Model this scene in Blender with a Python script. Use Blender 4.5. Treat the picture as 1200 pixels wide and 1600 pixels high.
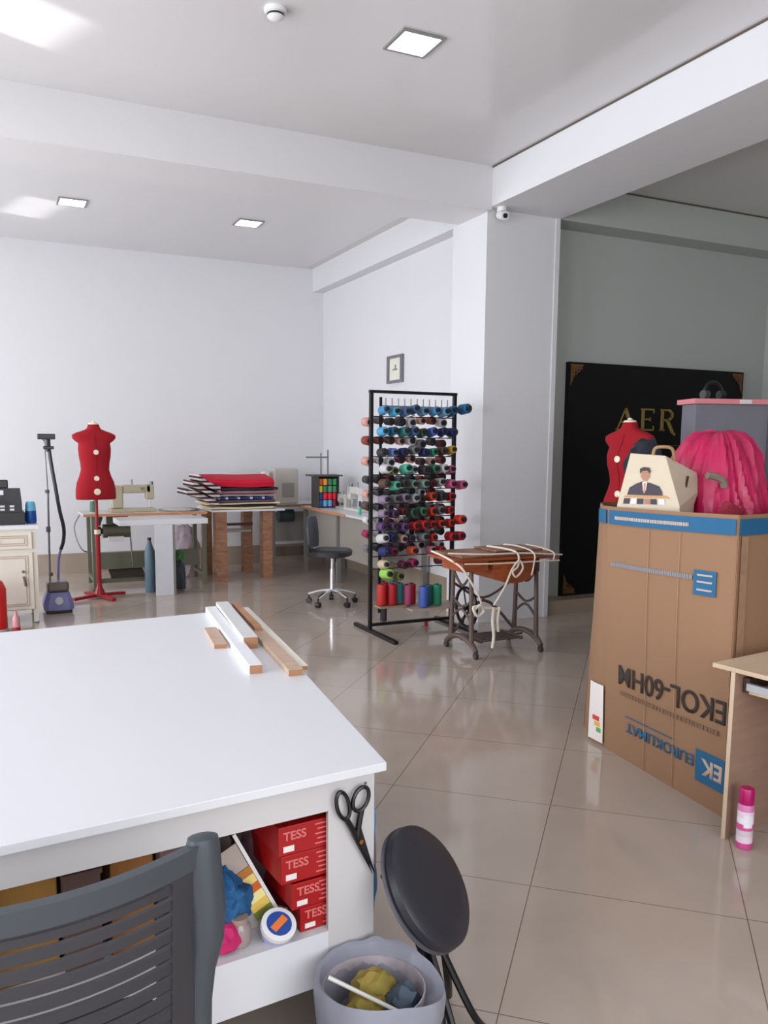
import bpy, bmesh, math, random
from mathutils import Vector, Matrix, noise
random.seed(7)
PI = math.pi
D = bpy.data
for o in list(D.objects): D.objects.remove(o)
SC = bpy.context.scene
COL = SC.collection

# ------------------------------------------------------------------ camera
cam = D.cameras.new('camera'); camo = D.objects.new('camera', cam); COL.objects.link(camo)
YAW, PIT, ROLL = .4452, .132, .0082
Fv = Vector((math.sin(YAW)*math.cos(PIT), math.cos(YAW)*math.cos(PIT), -math.sin(PIT)))
Rv = Vector((math.cos(YAW), -math.sin(YAW), 0)); Uv = Rv.cross(Fv)
R2 = Rv*math.cos(ROLL)+Uv*math.sin(ROLL); U2 = -Rv*math.sin(ROLL)+Uv*math.cos(ROLL)
camo.matrix_world = Matrix(((R2.x, U2.x, -Fv.x, 0), (R2.y, U2.y, -Fv.y, 0), (R2.z, U2.z, -Fv.z, 1.55), (0, 0, 0, 1)))
cam.sensor_fit = 'VERTICAL'; cam.sensor_height = 36; cam.sensor_width = 27
cam.lens = 1314.16/1600*36; cam.shift_y = 72.26/1600; cam.clip_start = .05; cam.clip_end = 200
SC.camera = camo

# ------------------------------------------------------------------ light and exposure
SC.view_settings.view_transform = 'Standard'; SC.view_settings.look = 'None'
SC.view_settings.gamma = 1; SC.view_settings.use_curve_mapping = False
SC.view_settings.exposure = 1.05
w = D.worlds.new('sky'); SC.world = w; w.use_nodes = True
bg = w.node_tree.nodes['Background']; bg.inputs[0].default_value = (.80, .88, 1, 1); bg.inputs[1].default_value = 1.0
def area(name, loc, target, sx, sy, power, col=(1, 1, 1), spread=PI):
    l = D.lights.new(name, 'AREA'); l.shape = 'RECTANGLE'; l.size = sx; l.size_y = sy; l.energy = power; l.color = col; l.spread = spread
    o = D.objects.new(name, l); COL.objects.link(o); o.location = loc
    o.rotation_euler = (Vector(target)-Vector(loc)).to_track_quat('-Z', 'Y').to_euler(); return o
H0 = 3.848
WINS = [(-.9, 1.2), (2.0, 4.1), (4.9, 7.0), (7.7, 9.9)]      # window openings in the left wall (y0, y1)
for a, b in WINS:
    area('window_daylight', (-3.22, (a+b)/2, 1.75), (0, (a+b)/2, 1.75), b-a, 2.4, 62, (.93, .96, 1))
area('shopfront_daylight', (.9, -2.1, 1.7), (.9, 3, 1.7), 4.0, 2.4, 42, (1, .98, .95))

# added narrow-beam lamps outside the left windows, casting bright patches on ceiling and wall
area('glare_patch_lamp', (-6.5, 2.5, .3), (.10, 5.5, H0), 1.05, .33, .8, (1, .99, .97), math.radians(.9))
area('glare_patch_lamp', (-6.5, 7.25, .3), (.58, 9.3, H0), .75, .17, .3, (1, .99, .97), math.radians(.9))
area('glare_patch_lamp', (-6.5, 6.9, .5), (-.05, 10.7, 3.25), .45, .6, .10, (.95, .97, 1), math.radians(1.5))

# ------------------------------------------------------------------ materials
def lin(c):
    return tuple(((v/255)/12.92 if v/255 <= .04045 else ((v/255+.055)/1.055)**2.4) for v in c)
MATS = {}
def mat(name, rgb, rough=.6, metal=0, var=.06, scale=8, bump=0, bscale=60, coat=0, emit=0, trans=0, alpha=1, spec=.5):
    if name in MATS: return MATS[name]
    m = D.materials.new(name); m.use_nodes = True; nt = m.node_tree; N = nt.nodes; L = nt.links
    b = N['Principled BSDF']; c = lin(rgb)
    tc = N.new('ShaderNodeTexCoord'); nz = N.new('ShaderNodeTexNoise'); nz.inputs['Scale'].default_value = scale
    nz.inputs['Detail'].default_value = 4
    L.new(tc.outputs['Object'], nz.inputs['Vector'])
    mx = N.new('ShaderNodeMix'); mx.data_type = 'RGBA'
    mx.inputs[6].default_value = tuple(max(0, v*(1-var)) for v in c)+(1,)
    mx.inputs[7].default_value = tuple(min(1, v*(1+var)) for v in c)+(1,)
    L.new(nz.outputs['Fac'], mx.inputs[0]); L.new(mx.outputs[2], b.inputs['Base Color'])
    b.inputs['Roughness'].default_value = rough; b.inputs['Metallic'].default_value = metal
    b.inputs['Coat Weight'].default_value = coat; b.inputs['Specular IOR Level'].default_value = spec
    b.inputs['Transmission Weight'].default_value = trans; b.inputs['Alpha'].default_value = alpha
    if emit:
        b.inputs['Emission Color'].default_value = c+(1,); b.inputs['Emission Strength'].default_value = emit
    if bump:
        n2 = N.new('ShaderNodeTexNoise'); n2.inputs['Scale'].default_value = bscale; L.new(tc.outputs['Object'], n2.inputs['Vector'])
        bp = N.new('ShaderNodeBump'); bp.inputs['Strength'].default_value = bump; bp.inputs['Distance'].default_value = .01
        L.new(n2.outputs['Fac'], bp.inputs['Height']); L.new(bp.outputs['Normal'], b.inputs['Normal'])
    MATS[name] = m; return m
def wood(name, c1, c2, scale=6, axis=(1, 8, 8), rough=.45):
    if name in MATS: return MATS[name]
    m = D.materials.new(name); m.use_nodes = True; nt = m.node_tree; N = nt.nodes; L = nt.links; b = N['Principled BSDF']
    tc = N.new('ShaderNodeTexCoord'); mp = N.new('ShaderNodeMapping'); mp.inputs['Scale'].default_value = axis
    nz = N.new('ShaderNodeTexNoise'); nz.inputs['Scale'].default_value = scale; nz.inputs['Detail'].default_value = 6; nz.inputs['Distortion'].default_value = .6
    L.new(tc.outputs['Object'], mp.inputs[0]); L.new(mp.outputs[0], nz.inputs['Vector'])
    r = N.new('ShaderNodeValToRGB'); r.color_ramp.elements[0].position = .35; r.color_ramp.elements[1].position = .65
    r.color_ramp.elements[0].color = lin(c1)+(1,); r.color_ramp.elements[1].color = lin(c2)+(1,)
    L.new(nz.outputs['Fac'], r.inputs[0]); L.new(r.outputs[0], b.inputs['Base Color']); b.inputs['Roughness'].default_value = rough
    MATS[name] = m; return m
def stripes(name, cols, scale, axis='Z', rough=.8):
    """woven stripes: colour bands along one object axis"""
    if name in MATS: return MATS[name]
    m = D.materials.new(name); m.use_nodes = True; nt = m.node_tree; N = nt.nodes; L = nt.links; b = N['Principled BSDF']
    tc = N.new('ShaderNodeTexCoord'); sp = N.new('ShaderNodeSeparateXYZ'); L.new(tc.outputs['Object'], sp.inputs[0])
    mu = N.new('ShaderNodeMath'); mu.operation = 'MULTIPLY'; mu.inputs[1].default_value = scale; L.new(sp.outputs[axis], mu.inputs[0])
    fr = N.new('ShaderNodeMath'); fr.operation = 'FRACT'; L.new(mu.outputs[0], fr.inputs[0])
    r = N.new('ShaderNodeValToRGB'); r.color_ramp.interpolation = 'CONSTANT'
    for i, c in enumerate(cols):
        p = i/len(cols)
        e = r.color_ramp.elements[i] if i < 2 else r.color_ramp.elements.new(p)
        e.position = p; e.color = lin(c)+(1,)
    L.new(fr.outputs[0], r.inputs[0]); L.new(r.outputs[0], b.inputs['Base Color']); b.inputs['Roughness'].default_value = rough
    MATS[name] = m; return m
def floor_mat():
    m = D.materials.new('porcelain_tile'); m.use_nodes = True; nt = m.node_tree; N = nt.nodes; L = nt.links; b = N['Principled BSDF']
    tc = N.new('ShaderNodeTexCoord'); mp = N.new('ShaderNodeMapping'); mp.vector_type = 'TEXTURE'
    mp.inputs['Rotation'].default_value = (0, 0, math.radians(47.8))
    a = math.radians(47.8); u0, v0 = 2.14, .301
    mp.inputs['Location'].default_value = (u0*math.cos(a)-v0*math.sin(a), u0*math.sin(a)+v0*math.cos(a), 0)
    L.new(tc.outputs['Object'], mp.inputs[0])
    br = N.new('ShaderNodeTexBrick'); br.offset = 0; br.inputs['Scale'].default_value = 1
    br.inputs['Brick Width'].default_value = .717; br.inputs['Row Height'].default_value = .717
    br.inputs['Mortar Size'].default_value = .0022; br.inputs['Mortar Smooth'].default_value = .3
    L.new(mp.outputs[0], br.inputs['Vector'])
    nz = N.new('ShaderNodeTexNoise'); nz.inputs['Scale'].default_value = 1.6; nz.inputs['Detail'].default_value = 7; nz.inputs['Distortion'].default_value = 1.2
    L.new(tc.outputs['Object'], nz.inputs['Vector'])
    r = N.new('ShaderNodeValToRGB'); r.color_ramp.elements[0].position = .3; r.color_ramp.elements[1].position = .7
    r.color_ramp.elements[0].color = lin((171, 157, 145))+(1,); r.color_ramp.elements[1].color = lin((180, 166, 154))+(1,)
    L.new(nz.outputs['Fac'], r.inputs[0])
    mx = N.new('ShaderNodeMix'); mx.data_type = 'RGBA'; mx.inputs[7].default_value = lin((112, 96, 82))+(1,)
    L.new(r.outputs[0], mx.inputs[6]); L.new(br.outputs['Fac'], mx.inputs[0]); L.new(mx.outputs[2], b.inputs['Base Color'])
    b.inputs['Roughness'].default_value = .10; b.inputs['Specular IOR Level'].default_value = .62
    return m
M_floor = floor_mat()
M_wall = mat('white_wall_paint', (216, 215, 218), .55, var=.015, scale=3)
M_ceil = mat('white_stretch_ceiling', (212, 210, 211), .16, var=.01, scale=2, spec=.45)
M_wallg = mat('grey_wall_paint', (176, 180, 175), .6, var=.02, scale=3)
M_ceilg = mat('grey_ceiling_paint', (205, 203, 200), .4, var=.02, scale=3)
M_base = mat('brown_skirting_tile', (158, 142, 126), .25, var=.12, scale=5)
M_gap = mat('dark_shadow_gap', (90, 80, 70), .8)
M_white = mat('white_laminate', (212, 212, 216), .32, var=.01, scale=3)
M_whiteedge = mat('white_edge_band', (194, 191, 191), .4, var=.02)
M_black = mat('black_metal', (22, 21, 24), .4, metal=.3)
M_blackp = mat('black_plastic', (26, 26, 30), .35)
M_chrome = mat('chrome', (215, 216, 220), .15, metal=1)
M_steel = mat('grey_steel', (120, 120, 122), .35, metal=.8)
M_card = mat('cardboard', (140, 106, 79), .85, var=.05, scale=3, bump=.1, bscale=30)
M_red = mat('red_jersey', (150, 0, 22), .9, var=.06)
M_redm = mat('red_metal', (150, 6, 18), .35)
M_cream = mat('cream_plastic', (225, 215, 190), .4)
M_beige = mat('beige_machine_enamel', (176, 166, 140), .4)
M_wplas = mat('white_plastic', (222, 222, 222), .35)

# ------------------------------------------------------------------ geometry helpers
class G:
    def __init__(s): s.b = bmesh.new()
    def _x(s, vs, mtx): bmesh.ops.transform(s.b, matrix=mtx, verts=vs); return s
    def box(s, c, d, rot=(0, 0, 0)):
        r = bmesh.ops.create_cube(s.b, size=1)['verts']
        from mathutils import Euler
        return s._x(r, Matrix.Translation(c) @ Euler(rot).to_matrix().to_4x4() @ Matrix.Diagonal((d[0], d[1], d[2], 1)))
    def bx(s, x0, x1, y0, y1, z0, z1): return s.box(((x0+x1)/2, (y0+y1)/2, (z0+z1)/2), (abs(x1-x0), abs(y1-y0), abs(z1-z0)))
    def cyl(s, p0, p1, r0, r1=None, n=16):
        p0 = Vector(p0); p1 = Vector(p1); d = p1-p0; r1 = r0 if r1 is None else r1
        r = bmesh.ops.create_cone(s.b, cap_ends=True, segments=n, radius1=r0, radius2=r1, depth=d.length)['verts']
        return s._x(r, Matrix.Translation((p0+p1)/2) @ d.to_track_quat('Z', 'Y').to_matrix().to_4x4())
    def ball(s, c, r, sc=(1, 1, 1), n=16):
        v = bmesh.ops.create_uvsphere(s.b, u_segments=n, v_segments=max(6, n//2), radius=r)['verts']
        return s._x(v, Matrix.Translation(c) @ Matrix.Diagonal((*sc, 1)))
    def tube(s, pts, r, n=8, smooth=True):
        pts = [Vector(p) for p in pts]
        if smooth and len(pts) > 2:
            q = []
            for i in range(len(pts)-1):
                a, b, c, d = pts[max(i-1, 0)], pts[i], pts[i+1], pts[min(i+2, len(pts)-1)]
                for k in range(5):
                    t = k/5
                    q.append(.5*((2*b)+(c-a)*t+(2*a-5*b+4*c-d)*t*t+(3*b-a-3*c+d)*t**3))
            q.append(pts[-1]); pts = q
        rings = []; up = None
        for i, p in enumerate(pts):
            t = (pts[min(i+1, len(pts)-1)]-pts[max(i-1, 0)]).normalized()
            if up is None: up = t.orthogonal().normalized()
            up = (up-t*up.dot(t))
            up = up.normalized() if up.length > 1e-6 else t.orthogonal().normalized()
            v = t.cross(up)
            rr = r[min(i*len(r)//len(pts), len(r)-1)] if isinstance(r, (list, tuple)) else r
            rings.append([s.b.verts.new(p+(up*math.cos(2*PI*k/n)+v*math.sin(2*PI*k/n))*rr) for k in range(n)])
        for A, B in zip(rings, rings[1:]):
            for k in range(n): s.b.faces.new((A[k], A[(k+1) % n], B[(k+1) % n], B[k]))
        s.b.faces.new(rings[0][::-1]); s.b.faces.new(rings[-1]); return s
    def loft(s, rings, cap=True, closed=True):
        R = [[s.b.verts.new(p) for p in r] for r in rings]
        n = len(R[0])
        for A, B in zip(R, R[1:]):
            for k in range(n if closed else n-1): s.b.faces.new((A[k], A[(k+1) % n], B[(k+1) % n], B[k]))
        if cap and closed: s.b.faces.new(R[0][::-1]); s.b.faces.new(R[-1])
        return s
    def lathe(s, prof, c=(0, 0, 0), n=24, sc=(1, 1), cap=True):
        return s.loft([[(c[0]+r*sc[0]*math.cos(2*PI*k/n), c[1]+r*sc[1]*math.sin(2*PI*k/n), c[2]+z) for k in range(n)] for r, z in prof], cap)
    def prism(s, poly, z0, z1):
        return s.loft([[(x, y, z0) for x, y in poly], [(x, y, z1) for x, y in poly]])
    def grid(s, fn, nu, nv, th=0):
        """a sheet fn(u,v); th = thickness given along its normals"""
        P = [[Vector(fn(i/nu, j/nv)) for j in range(nv+1)] for i in range(nu+1)]
        V = [[s.b.verts.new(p) for p in r] for r in P]
        fs = []
        for i in range(nu):
            for j in range(nv): fs.append(s.b.faces.new((V[i][j], V[i+1][j], V[i+1][j+1], V[i][j+1])))
        if th: bmesh.ops.recalc_face_normals(s.b, faces=fs); bmesh.ops.solidify(s.b, geom=fs, thickness=th)
        return s
    def xf(s, m): bmesh.ops.transform(s.b, matrix=m, verts=s.b.verts[:]); return s
def bevel(o, wd=.004, seg=2):
    m = o.modifiers.new('bevel', 'BEVEL'); m.width = wd; m.segments = seg; m.limit_method = 'ANGLE'; m.angle_limit = .6; return o
def obj(name, g, m, parent=None, smooth=True, bev=0, loc=None):
    bmesh.ops.recalc_face_normals(g.b, faces=g.b.faces[:])
    me = D.meshes.new(name); g.b.to_mesh(me); g.b.free(); me.materials.append(m)
    o = D.objects.new(name, me); COL.objects.link(o)
    if smooth:
        me.shade_smooth()
        try: me.set_sharp_from_angle(angle=.6)
        except Exception: pass
    if parent: o.parent = parent
    if loc: o.location = loc
    if bev: bevel(o, bev)
    return o
def tag(o, label, cat, group=None):
    o['label'] = label; o['category'] = cat
    if group: o['group'] = group
    return o
def thing(name, label, cat, loc=(0, 0, 0), rz=0, group=None):
    o = D.objects.new(name, None); COL.objects.link(o); o.location = loc; o.rotation_euler = (0, 0, rz)
    o.empty_display_size = .1; return tag(o, label, cat, group)
def struct(name, g, m, smooth=False):
    o = obj(name, g, m, None, smooth); o['kind'] = 'structure'; return o
def dup(root, loc, rz=None, label=None, group=None):
    def cp(o, par):
        c = o.copy(); COL.objects.link(c)
        if par: c.parent = par
        for ch in list(o.children): cp(ch, c)
        return c
    r = cp(root, None); r.location = loc
    if rz is not None: r.rotation_euler = (0, 0, rz)
    if label: r['label'] = label
    if group: r['group'] = group
    return r
def text(name, body, size, m, parent, org, xdir, up, ext=.0015, bold=0, sx=1):
    """lettering laid on a face: org = lower left corner, xdir = reading direction"""
    cu = D.curves.new(name, 'FONT'); cu.body = body; cu.size = size; cu.extrude = ext; cu.offset = bold
    t = D.objects.new(name, cu); COL.objects.link(t)
    me = D.meshes.new_from_object(t.evaluated_get(bpy.context.evaluated_depsgraph_get())); D.objects.remove(t)
    X = Vector(xdir).normalized(); Y = (Vector(up)-X*Vector(up).dot(X)).normalized(); Z = X.cross(Y)
    M = Matrix(((X.x*sx, Y.x, Z.x, org[0]), (X.y*sx, Y.y, Z.y, org[1]), (X.z*sx, Y.z, Z.z, org[2]), (0, 0, 0, 1)))
    me.transform(M); me.materials.clear(); me.materials.append(m)
    o = D.objects.new(name, me); COL.objects.link(o)
    if parent: o.parent = parent
    return o

# ------------------------------------------------------------------ the room
H = 3.848; XL = -3.0; YB = 10.73; XW = 4.2; XC = 3.93; XC2 = 4.67; YC = 6.28; YR = 6.55; XR = 7.6; YF = -2.0
struct('floor', G().bx(XL-.2, XR+.2, YF-.2, YB+.2, -.1, 0), M_floor)
struct('ceiling', G().bx(XL-.2, XC+.02, YF-.2, YB+.2, H, H+.1), M_ceil)
struct('ceiling', G().bx(XC+.02, XR+.2, YF-.2, YB+.2, H, H+.1), M_ceilg)
struct('wall_back', G().bx(XL-.2, XW+.2, YB, YB+.2, 0, H), M_wall)
struct('wall_right', G().bx(XW, XW+.2, 6.85, YB, 0, H), M_wall)
struct('column', G().bx(XC, XC2, YC, 6.85, 0, H), M_wall)
g = G(); ys = [YF] + [v for p in WINS for v in p] + [YB]
for i in range(0, len(ys), 2): g.bx(XL-.2, XL, ys[i], ys[i+1], 0, H)
for a, b in WINS: g.bx(XL-.2, XL, a, b, 0, .5); g.bx(XL-.2, XL, a, b, 3.0, H)
struct('wall_left', g, M_wall)
for i, (a, b) in enumerate(WINS):
    g = G()
    for y in (a+.03, (a+b)/2, b-.03): g.bx(XL-.12, XL-.06, y-.03, y+.03, .5, 3.0)
    for z in (.53, 2.97): g.bx(XL-.12, XL-.06, a, b, z-.03, z+.03)
    struct('window_%d' % (i+1), g, M_white)
g = G().bx(XL-.2, -1.2, YF-.2, YF, 0, H).bx(3.0, XR+.2, YF-.2, YF, 0, H).bx(-1.2, 3.0, YF-.2, YF, 3.0, H).bx(-1.2, 3, YF-.2, YF, 0, .3)
struct('wall_front', g, M_wall)
struct('wall_far_right', G().bx(XR, XR+.2, YF, YR, 0, H), M_wallg)
struct('wall_alcove', G().bx(XC2, XR+.2, YR, YR+.2, 0, H), M_wallg)
struct('ceiling_beam', G().bx(XL, XC, 6.213, 6.749, 3.504, H), M_ceil)
struct('ceiling_beam', G().bx(XC, XC2, YF, YC, 3.532, H), M_wall)
struct('ceiling_beam', G().bx(XC2, XR, YC, YR, 3.532, H), M_wallg)
struct('ceiling_beam', G().bx(4.05, XW, 6.85, YB, 3.553, H), M_wall)
struct('trim_1', G().bx(XC-.004, XC, YF, YC, H-.014, H), M_gap)
struct('trim_2', G().bx(XC2, XR, YC-.004, YC, H-.014, H), M_gap)
struct('trim_3', G().bx(XC2-.04, XC2+.006, YC-.01, YC, 0, 3.532), M_wall)
struct('trim_4', G().bx(XC-.004, XC+.002, YC-.004, YC+.008, 3.532, H), M_gap)
struct('baseboard_back', G().bx(XL, XW, YB-.012, YB, 0, .24), M_base)
struct('baseboard_right', G().bx(XW-.012, XW, 6.85, YB, 0, .24), M_base)
struct('trim_5', G().bx(XC2+.008, XR, 6.31, YR, 0, .13), M_base)

# ------------------------------------------------------------------ ceiling fittings
M_glow = mat('lit_led_diffuser', (255, 255, 255), .5, emit=6)
M_frame = mat('brushed_grey_frame', (150, 148, 146), .4, metal=.5)
def downlight(x, y, label):
    t = thing('ceiling_light', label, 'ceiling light', (x, y, H), 0, 'square led ceiling lights')
    g = G(); a = .135; b = .115
    for sx in (-1, 1): g.bx(sx*a, sx*b, -a, a, -.012, 0); g.bx(-b, b, sx*a, sx*b, -.012, 0)
    obj('frame', g, M_frame, t, False); obj('diffuser', G().bx(-b, b, -b, b, -.008, -.001), M_glow, t, False)
downlight(2.36, 4.60, 'square lit ceiling light nearest the camera, in the front ceiling bay')
downlight(.91, 8.90, 'lit square ceiling light above the red dress form, left one in the far bay')
downlight(2.634, 8.865, 'lit square ceiling light in the far bay nearer the thread rack wall')
t = thing('smoke_detector', 'round white smoke detector on the ceiling at the top of the view', 'smoke detector', (1.53, 4.6, H))
obj('base', G().lathe([(.06, 0), (.06, -.014), (.052, -.02)]), M_wplas, t)
obj('sensor_head', G().lathe([(.042, -.018), (.045, -.04), (.03, -.052), (.008, -.056)]), M_wplas, t)
obj('vent_slot', G().lathe([(.0455, -.026), (.0455, -.036)], cap=True), M_blackp, t)
t = thing('security_camera', 'small white dome security camera mounted under the beam on the column', 'security camera', (4.02, 6.2, 3.532))
obj('mount', G().cyl((0, 0, 0), (0, 0, -.035), .042), M_wplas, t)
obj('camera_body', G().cyl((0, .03, -.055), (-.015, -.075, -.085), .034, .036), M_wplas, t)
obj('lens', G().cyl((-.015, -.075, -.085), (-.016, -.082, -.087), .02), M_blackp, t)

# wall picture
t = thing('picture_frame', 'small grey framed picture hanging on the white wall above the thread rack', 'picture', (XW-.001, 8.525, 2.4))
g = G(); hw, hh = .19, .15
for s in (-1, 1): g.bx(-.03, 0, s*hw, s*(hw-.045), -hh, hh); g.bx(-.03, 0, -hw+.045, hw-.045, s*hh, s*(hh-.03))
obj('frame', g, mat('pewter_frame', (120, 118, 124), .4, metal=.3), t, False)
obj('print', G().bx(-.012, -.001, -hw+.04, hw-.04, -hh+.025, hh-.025), mat('ivory_print_paper', (222, 220, 205), .7), t, False)
obj('motif', G().bx(-.014, -.0115, -.05, .06, -.012, .006).bx(-.014, -.0115, -.02, .01, .006, .05), mat('grey_ink', (130, 128, 122), .7), t, False)

# ------------------------------------------------------------------ black sign panel in the alcove
M_pan = mat('black_gloss_panel', (9, 7, 8), .5, spec=.25)
M_gold = mat('gold_leaf', (170, 142, 78), .4, metal=.6)
M_goldd = mat('aged_gold', (120, 84, 50), .45, metal=.5)
t = thing('sign_panel', 'tall black sign panel with gold serif letters and gold corner ornaments', 'sign', (5.0, 6.5, .13))
obj('board', G().bx(0, 2.26, 0, .05, 0, 2.22), M_pan, t, False)
def letter(ch, x0, w, h, z0):
    g = G(); y0, y1 = -.006, .001
    def bar(p, q, th): 
        p = Vector(p); q = Vector(q); d = (q-p).normalized(); n = Vector((-d.y, d.x))*th/2
        g.loft([[(x0+a.x*w, y, z0+a.y*h) for a in (p+n*1, q+n, q-n, p-n)] for y in (y0, y1)])
    S = {'A': [((0, 0), (.5, 1), .08), ((.5, 1), (1, 0), .2), ((.22, .35), (.75, .35), .07), ((-.1, .0), (.2, .0), .06), ((.8, 0), (1.15, 0), .06)],
         'E': [((.2, 0), (.2, 1), .2), ((.05, 1), (.95, 1), .08), ((.2, .52), (.7, .52), .07), ((.05, 0), (.95, 0), .08), ((.93, .82), (.93, 1), .07), ((.93, 0), (.93, .2), .07), ((.7, .42), (.7, .62), .06)],
         'R': [((.2, 0), (.2, 1), .2), ((.05, 1), (.65, 1), .08), ((.65, 1), (.88, .86), .14), ((.88, .88), (.88, .64), .18), ((.88, .66), (.65, .5), .14), ((.2, .5), (.66, .5), .08), ((.55, .5), (.95, -.1), .2), ((.93, -.1), (1.15, -.22), .12), ((.05, 0), (.4, 0), .06)],
         'N': [((.1, 0), (.1, 1), .08), ((.0, 1), (.2, 1), .06), ((.1, 1), (.9, 0), .2), ((.9, 0), (.9, 1), .08), ((.75, 1), (1.05, 1), .06), ((-.02, 0), (.25, 0), .06)]}
    for a, b, th in S[ch]: bar(a, b, th)
    return g
# letters sit at real x positions on the board
for ch, x in (('A', .60), ('E', .88), ('R', 1.13), ('N', 1.44)):
    obj('gold_letter', letter(ch, x, .19, .2, 1.605), M_gold, t, False)
obj('gold_rule', G().bx(.75, 1.5, -.004, .001, 1.45, 1.458), M_goldd, t, False)
def corner(x, z, sx, sz):
    g = G()
    g.loft([[(x, y, z), (x+sx*.15, y, z), (x+sx*.12, y, z-sz*.04), (x+sx*.05, y, z-sz*.07), (x+sx*.03, y, z-sz*.14), (x, y, z-sz*.2)] for y in (-.004, .001)])
    for i in range(4):
        g.tube([(x+sx*(.02+.03*i), -.005, z-sz*.02), (x+sx*(.04+.03*i), -.007, z-sz*(.10-.02*i)), (x+sx*(.015+.03*i), -.005, z-sz*(.12-.025*i))], .006, 6)
    return g
for x, z, sx, sz in ((.02, 2.2, 1, 1), (2.24, 2.2, -1, 1), (.02, .02, 1, -1), (2.24, .02, -1, -1)): obj('corner_ornament', corner(x, z, sx, sz), M_goldd, t, False)

# ------------------------------------------------------------------ cutting table (foreground)
O2 = Vector((.865, 1.788)); A2 = Vector((-.995, -.0985)); B2 = Vector((.117, .993))
def T(u, v, z): p = O2+A2*u+B2*v; return (p.x, p.y, z)
def tbox(g, u0, u1, v0, v1, z0, z1):
    return g.loft([[T(u0, v0, z), T(u1, v0, z), T(u1, v1, z), T(u0, v1, z)] for z in (z0, z1)])
t = thing('cutting_table', 'large white cutting table with open storage shelf, filling the lower left', 'table', (0, 0, 0))
g = G()
poly = [(.865, 1.788), (1.106, 3.834), (-1.35, 3.60), (-1.35, 1.57)]
g.prism(poly, .758, .78); obj('tabletop', g, M_white, t, False, .002)
obj('apron', tbox(G(), .024, 2.15, .03, .05, .675, .758), M_whiteedge, t, False)
obj('corner_leg', tbox(G(), .024, .153, .03, .05, .0, .675), M_whiteedge, t, False)
obj('end_panel', tbox(G(), .024, .044, .05, 1.95, 0, .758), M_whiteedge, t, False)
obj('kick_board', tbox(G(), .153, 2.15, .03, .05, .225, .365), M_white, t, False)
obj('shelf', tbox(G(), .044, 2.15, .05, 1.2, .345, .365), M_white, t, False)
obj('back_panel', tbox(G(), .044, 2.15, 1.2, 1.22, .0, .758), M_whiteedge, t, False)
obj('end_panel', tbox(G(), 2.15, 2.17, .03, 1.95, 0, .758), M_whiteedge, t, False)
g = G(); 
for z in (.725, .1): g.cyl(T(.05, .0285, z), T(.05, .031, z), .004, n=8)
obj('screw', g, M_steel, t)

# boards lying on the table
M_bw = mat('white_foil_board', (228, 228, 232), .3); M_bc = mat('cream_foil_board', (226, 222, 208), .4)
M_bg = mat('grey_foil_board', (205, 207, 206), .4)
M_br = wood('brown_mdf', (150, 106, 76), (172, 126, 92), 10, (1, 1, 1), .6); M_brt = wood('tan_veneer', (178, 150, 130), (192, 164, 142), 8, (6, 1, 6), .5)
def board(label, m, p0, p1, wd, th, z=.78, end=True):
    p0 = Vector(p0); p1 = Vector(p1); L = (p1-p0).length
    t = thing('board', label, 'board', (p0.x, p0.y, z), math.atan2(p1.y-p0.y, p1.x-p0.x), 'boards on the cutting table')
    obj('face', G().bx(.003, L, -wd/2, wd/2, 0, th), m, t, False)
    obj('core_edge', G().bx(0, .003, -wd/2+.001, wd/2-.001, 0, th-.001), M_br, t, False); return t
board('white board with a brown cut end, leftmost long strip on the cutting table', M_bw, (.81, 2.70), (.925, 3.80), .045, .03)
board('short brown-faced offcut lying left of the white strips on the cutting table', M_brt, (.792, 3.10), (.83, 3.42), .05, .016)
board('pale grey board lying between the white strip and the tan plank', M_bg, (.895, 3.05), (.985, 3.82), .055, .045)
board('tan veneered plank with brown end, longest board on the cutting table', M_brt, (.925, 2.62), (1.045, 3.83), .05, .022)
board('narrow brown offcut stacked on the tan plank at the table back', M_br, (.985, 3.25), (1.04, 3.80), .028, .02, .802)
board('thin cream strip along the right edge of the cutting table', M_bc, (.975, 2.68), (1.09, 3.80), .03, .014)

# scissors hanging on the leg
t = thing('scissors', 'black tailor scissors hanging point down on the white table leg', 'scissors', T(.082, .012, .592)); t.scale = (.95, 1, .92)
t.rotation_euler = (0, 0, math.atan2(-A2.y, -A2.x))
g = G()
def ring(cx, cz, rx, rz_, tilt, r=.0055):
    pts = []
    for k in range(19):
        a = 2*PI*k/18; x = rx*math.cos(a); z = rz_*math.sin(a)
        pts.append((cx+x*math.cos(tilt)-z*math.sin(tilt), 0, cz+x*math.sin(tilt)+z*math.cos(tilt)))
    return pts
def blade(x0, z0, x1, z1, wd, y):
    d = Vector((x1-x0, z1-z0)).normalized(); n = Vector((-d.y, d.x))*wd/2
    return G().loft([[(x0+n.x, yy, z0+n.y), (x1, yy, z1), (x0-n.x, yy, z0-n.y)] for yy in (y, y+.003)])
M_sc = mat('black_enamel_scissors', (18, 18, 20), .3)
obj('handle', G().tube(ring(-.038, .105, .017, .04, .25), .0055).tube([(-.03, 0, .068), (-.012, 0, .035), (.004, 0, 0)], .008), M_sc, t)
obj('handle', G().tube(ring(.014, .112, .022, .033, -.35), .0055).tube([(.016, 0, .082), (.008, 0, .04), (.004, 0, 0)], .008), M_sc, t)
obj('blade', blade(.002, .03, .058, -.115, .024, -.004), M_sc, t); obj('blade', blade(-.003, .02, .052, -.112, .02, .0), M_sc, t)
obj('pivot_screw', G().cyl((.012, -.008, -.005), (.012, 0, -.005), .006), mat('brass', (170, 120, 50), .3, metal=.9), t)

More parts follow.
